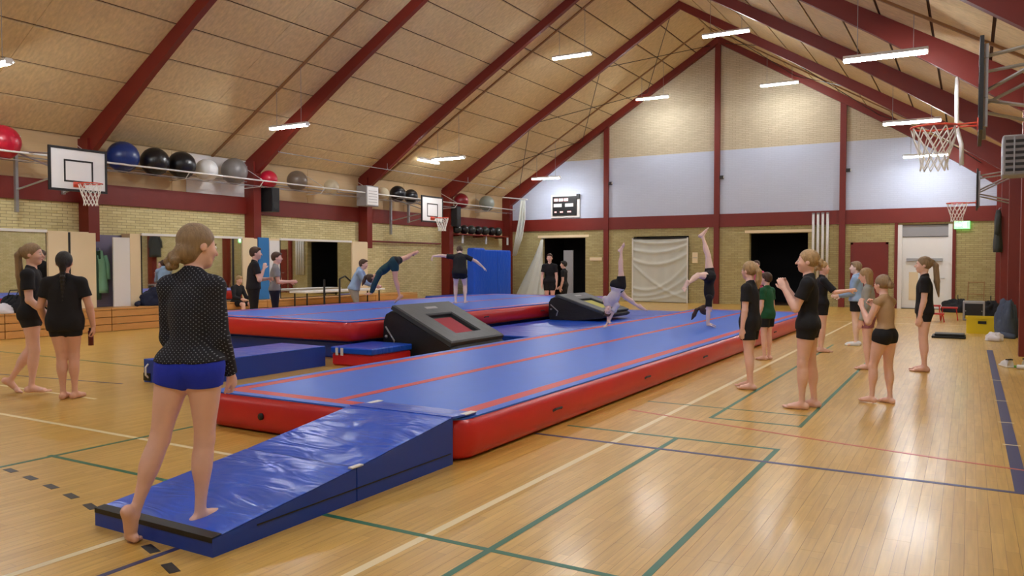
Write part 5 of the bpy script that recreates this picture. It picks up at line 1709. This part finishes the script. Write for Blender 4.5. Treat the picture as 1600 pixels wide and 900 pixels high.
# queue at the right
person((-2.33, 9.86, 0), 84, 1.57, 'girl in black with a blond ponytail standing nearest to the long track', 'skin', 'hair_blond', 'ponytail', 0.008,
       hfwd=(0.35, 1, 0), armL=((-0.10, 0.02, -1), (-0.02, 0.12, -1), (0, 0.1, -1)), armR=((0.12, 0.02, -1), (0.02, 0.12, -1), (0, 0.1, -1)),
       legR=((0.0, 0.09, -1), (0.03, 0.0, -1), (0.2, 1, 0)), legL=((0.0, -0.02, -1), (-0.03, -0.12, -1), (-0.1, 1, 0)), top='loose_tee', bottom='loose', short_len=0.58, hem=-0.07)
person((-2.80, 12.96, 0), 70, 1.40, 'child in a green t-shirt and black shorts standing beside the long track', 'skin', 'hair_brown', 'short', 0.008,
       hfwd=(0.1, 1, 0.1), top='loose_tee', top_mat='c_green', bottom='loose', short_len=0.62, hem=-0.05)
person((-4.92, 21.5, 0), 170, 1.62, 'person in a pink top standing behind the far end of the long track', 'skin', 'hair_brown', 'short', 0.012, top='tee', top_mat='c_pink',
       armR=((0.1, 0.2, -1), (-0.5, 0.8, 0.3), (-0.5, 0.3, 0.5)), armL=((-0.1, 0.2, -1), (0.5, 0.8, 0.2), (0.5, 0.3, 0.4)))
person((-1.48, 8.83, 0), 94, 1.69, 'woman in black with a blond bun clapping hands before her face', 'skin', 'hair_blond', 'bun', 0.007, build=1.08,
       hfwd=(-0.05, 1, 0.02), cup=(0, -0.02, 1),
       armR=((0.06, 0.42, -1), (-0.26, 0.62, 1.05), (-0.25, 0.5, 1), 0.6), armL=((-0.06, 0.42, -1), (0.26, 0.62, 1.05), (0.25, 0.5, 1), 0.6), palmR=(-1, 0, 0.1), palmL=(1, 0, 0.1),
       legR=((0.01, -0.06, -1), (0.0, -0.10, -1), (0.15, 1, 0)), legL=((-0.02, 0.10, -1), (0.0, 0.0, -1), (0.0, 1, 0)), short_len=0.36, hem=-0.02)
person((-2.22, 14.6, 0), 290, 1.58, 'person in a black long sleeved top mostly hidden behind the clapping woman', 'skin', 'hair_blond', 'bun', 0.009,
       hfwd=(0.2, 1, 0), armR=((0.3, 0.75, -0.9), (0.1, 1, 0.15), (0, 1, 0.1)), armL=((-0.1, 0.1, -1), (0, 0.3, -1), (0, 0.2, -1)), top='tee', sleeve=0.9, short_len=0.5)
person((-1.83, 16.04, 0), 90, 1.58, 'child in a light blue jumper, black shorts and white shoes in the queue', 'skin_pale', 'hair_darkblond', 'short', 0.009,
       hfwd=(0.05, 1, 0), top='hoodie', top_mat='c_lblue', short_len=0.5, bottom='loose', shoes='shoe_white', hem=0.01,
       armR=((0.05, 0.25, -1), (-0.1, 1, -0.3), (0, 1, -0.1)), armL=((-0.05, 0.25, -1), (0.0, 1, -0.2), (0, 1, -0.1)))
person((-1.27, 12.55, 0), 88, 1.48, 'girl in a pale grey long sleeved top and mauve shorts looking down', 'skin', 'hair_blond', 'loose', 0.008,
       hup=(0, 0.22, 1), hfwd=(0.1, 1, -0.3), top='long', top_mat='c_lgrey', bottom='shorts', bottom_mat='c_mauve', short_len=0.5,
       armR=((0.08, -0.02, -1), (0.0, 0.2, -1), (0, 0.15, -1)), armL=((-0.08, 0.05, -1), (0.0, 0.3, -1), (0, 0.2, -1)))
person((-0.79, 9.52, 0), 62, 1.42, 'girl in a beige sleeveless top and short black shorts with hands at her mouth', 'skin', 'hair_darkblond', 'bun', 0.007,
       pup=(0, -0.05, 1), cup=(0, 0.08, 1), hfwd=(0.15, 1, 0.0), top='crop', top_mat='c_beige', hem=-0.062, short_len=0.20, build=0.96,
       armR=((0.16, 0.34, -1), (-0.28, 0.72, 0.95), (-0.2, 0.3, 1), 0.9), armL=((-0.14, 0.40, -1), (0.30, 0.70, 1.0), (0.2, 0.3, 1), 0.9),
       legR=((0.02, 0.02, -1), (0.04, -0.06, -1), (0.1, 1, 0)), legL=((-0.02, 0.26, -1), (0.0, 0.02, -1), (-0.1, 1, 0)))
person((-0.55, 12.72, 0), 96, 1.64, 'girl in black with a long dark blond ponytail standing before the white door', 'skin', 'hair_darkblond', 'long_ponytail', 0.008,
       hfwd=(0.0, 1, 0), armR=((0.08, 0.02, -1), (0.0, 0.2, -1), (0, 0.2, -1)), armL=((-0.08, 0.06, -1), (0.0, 0.22, -1), (0, 0.15, -1)),
       top='loose_tee', short_len=0.38, hem=-0.02, hair_dir=(0, -0.12, -1))
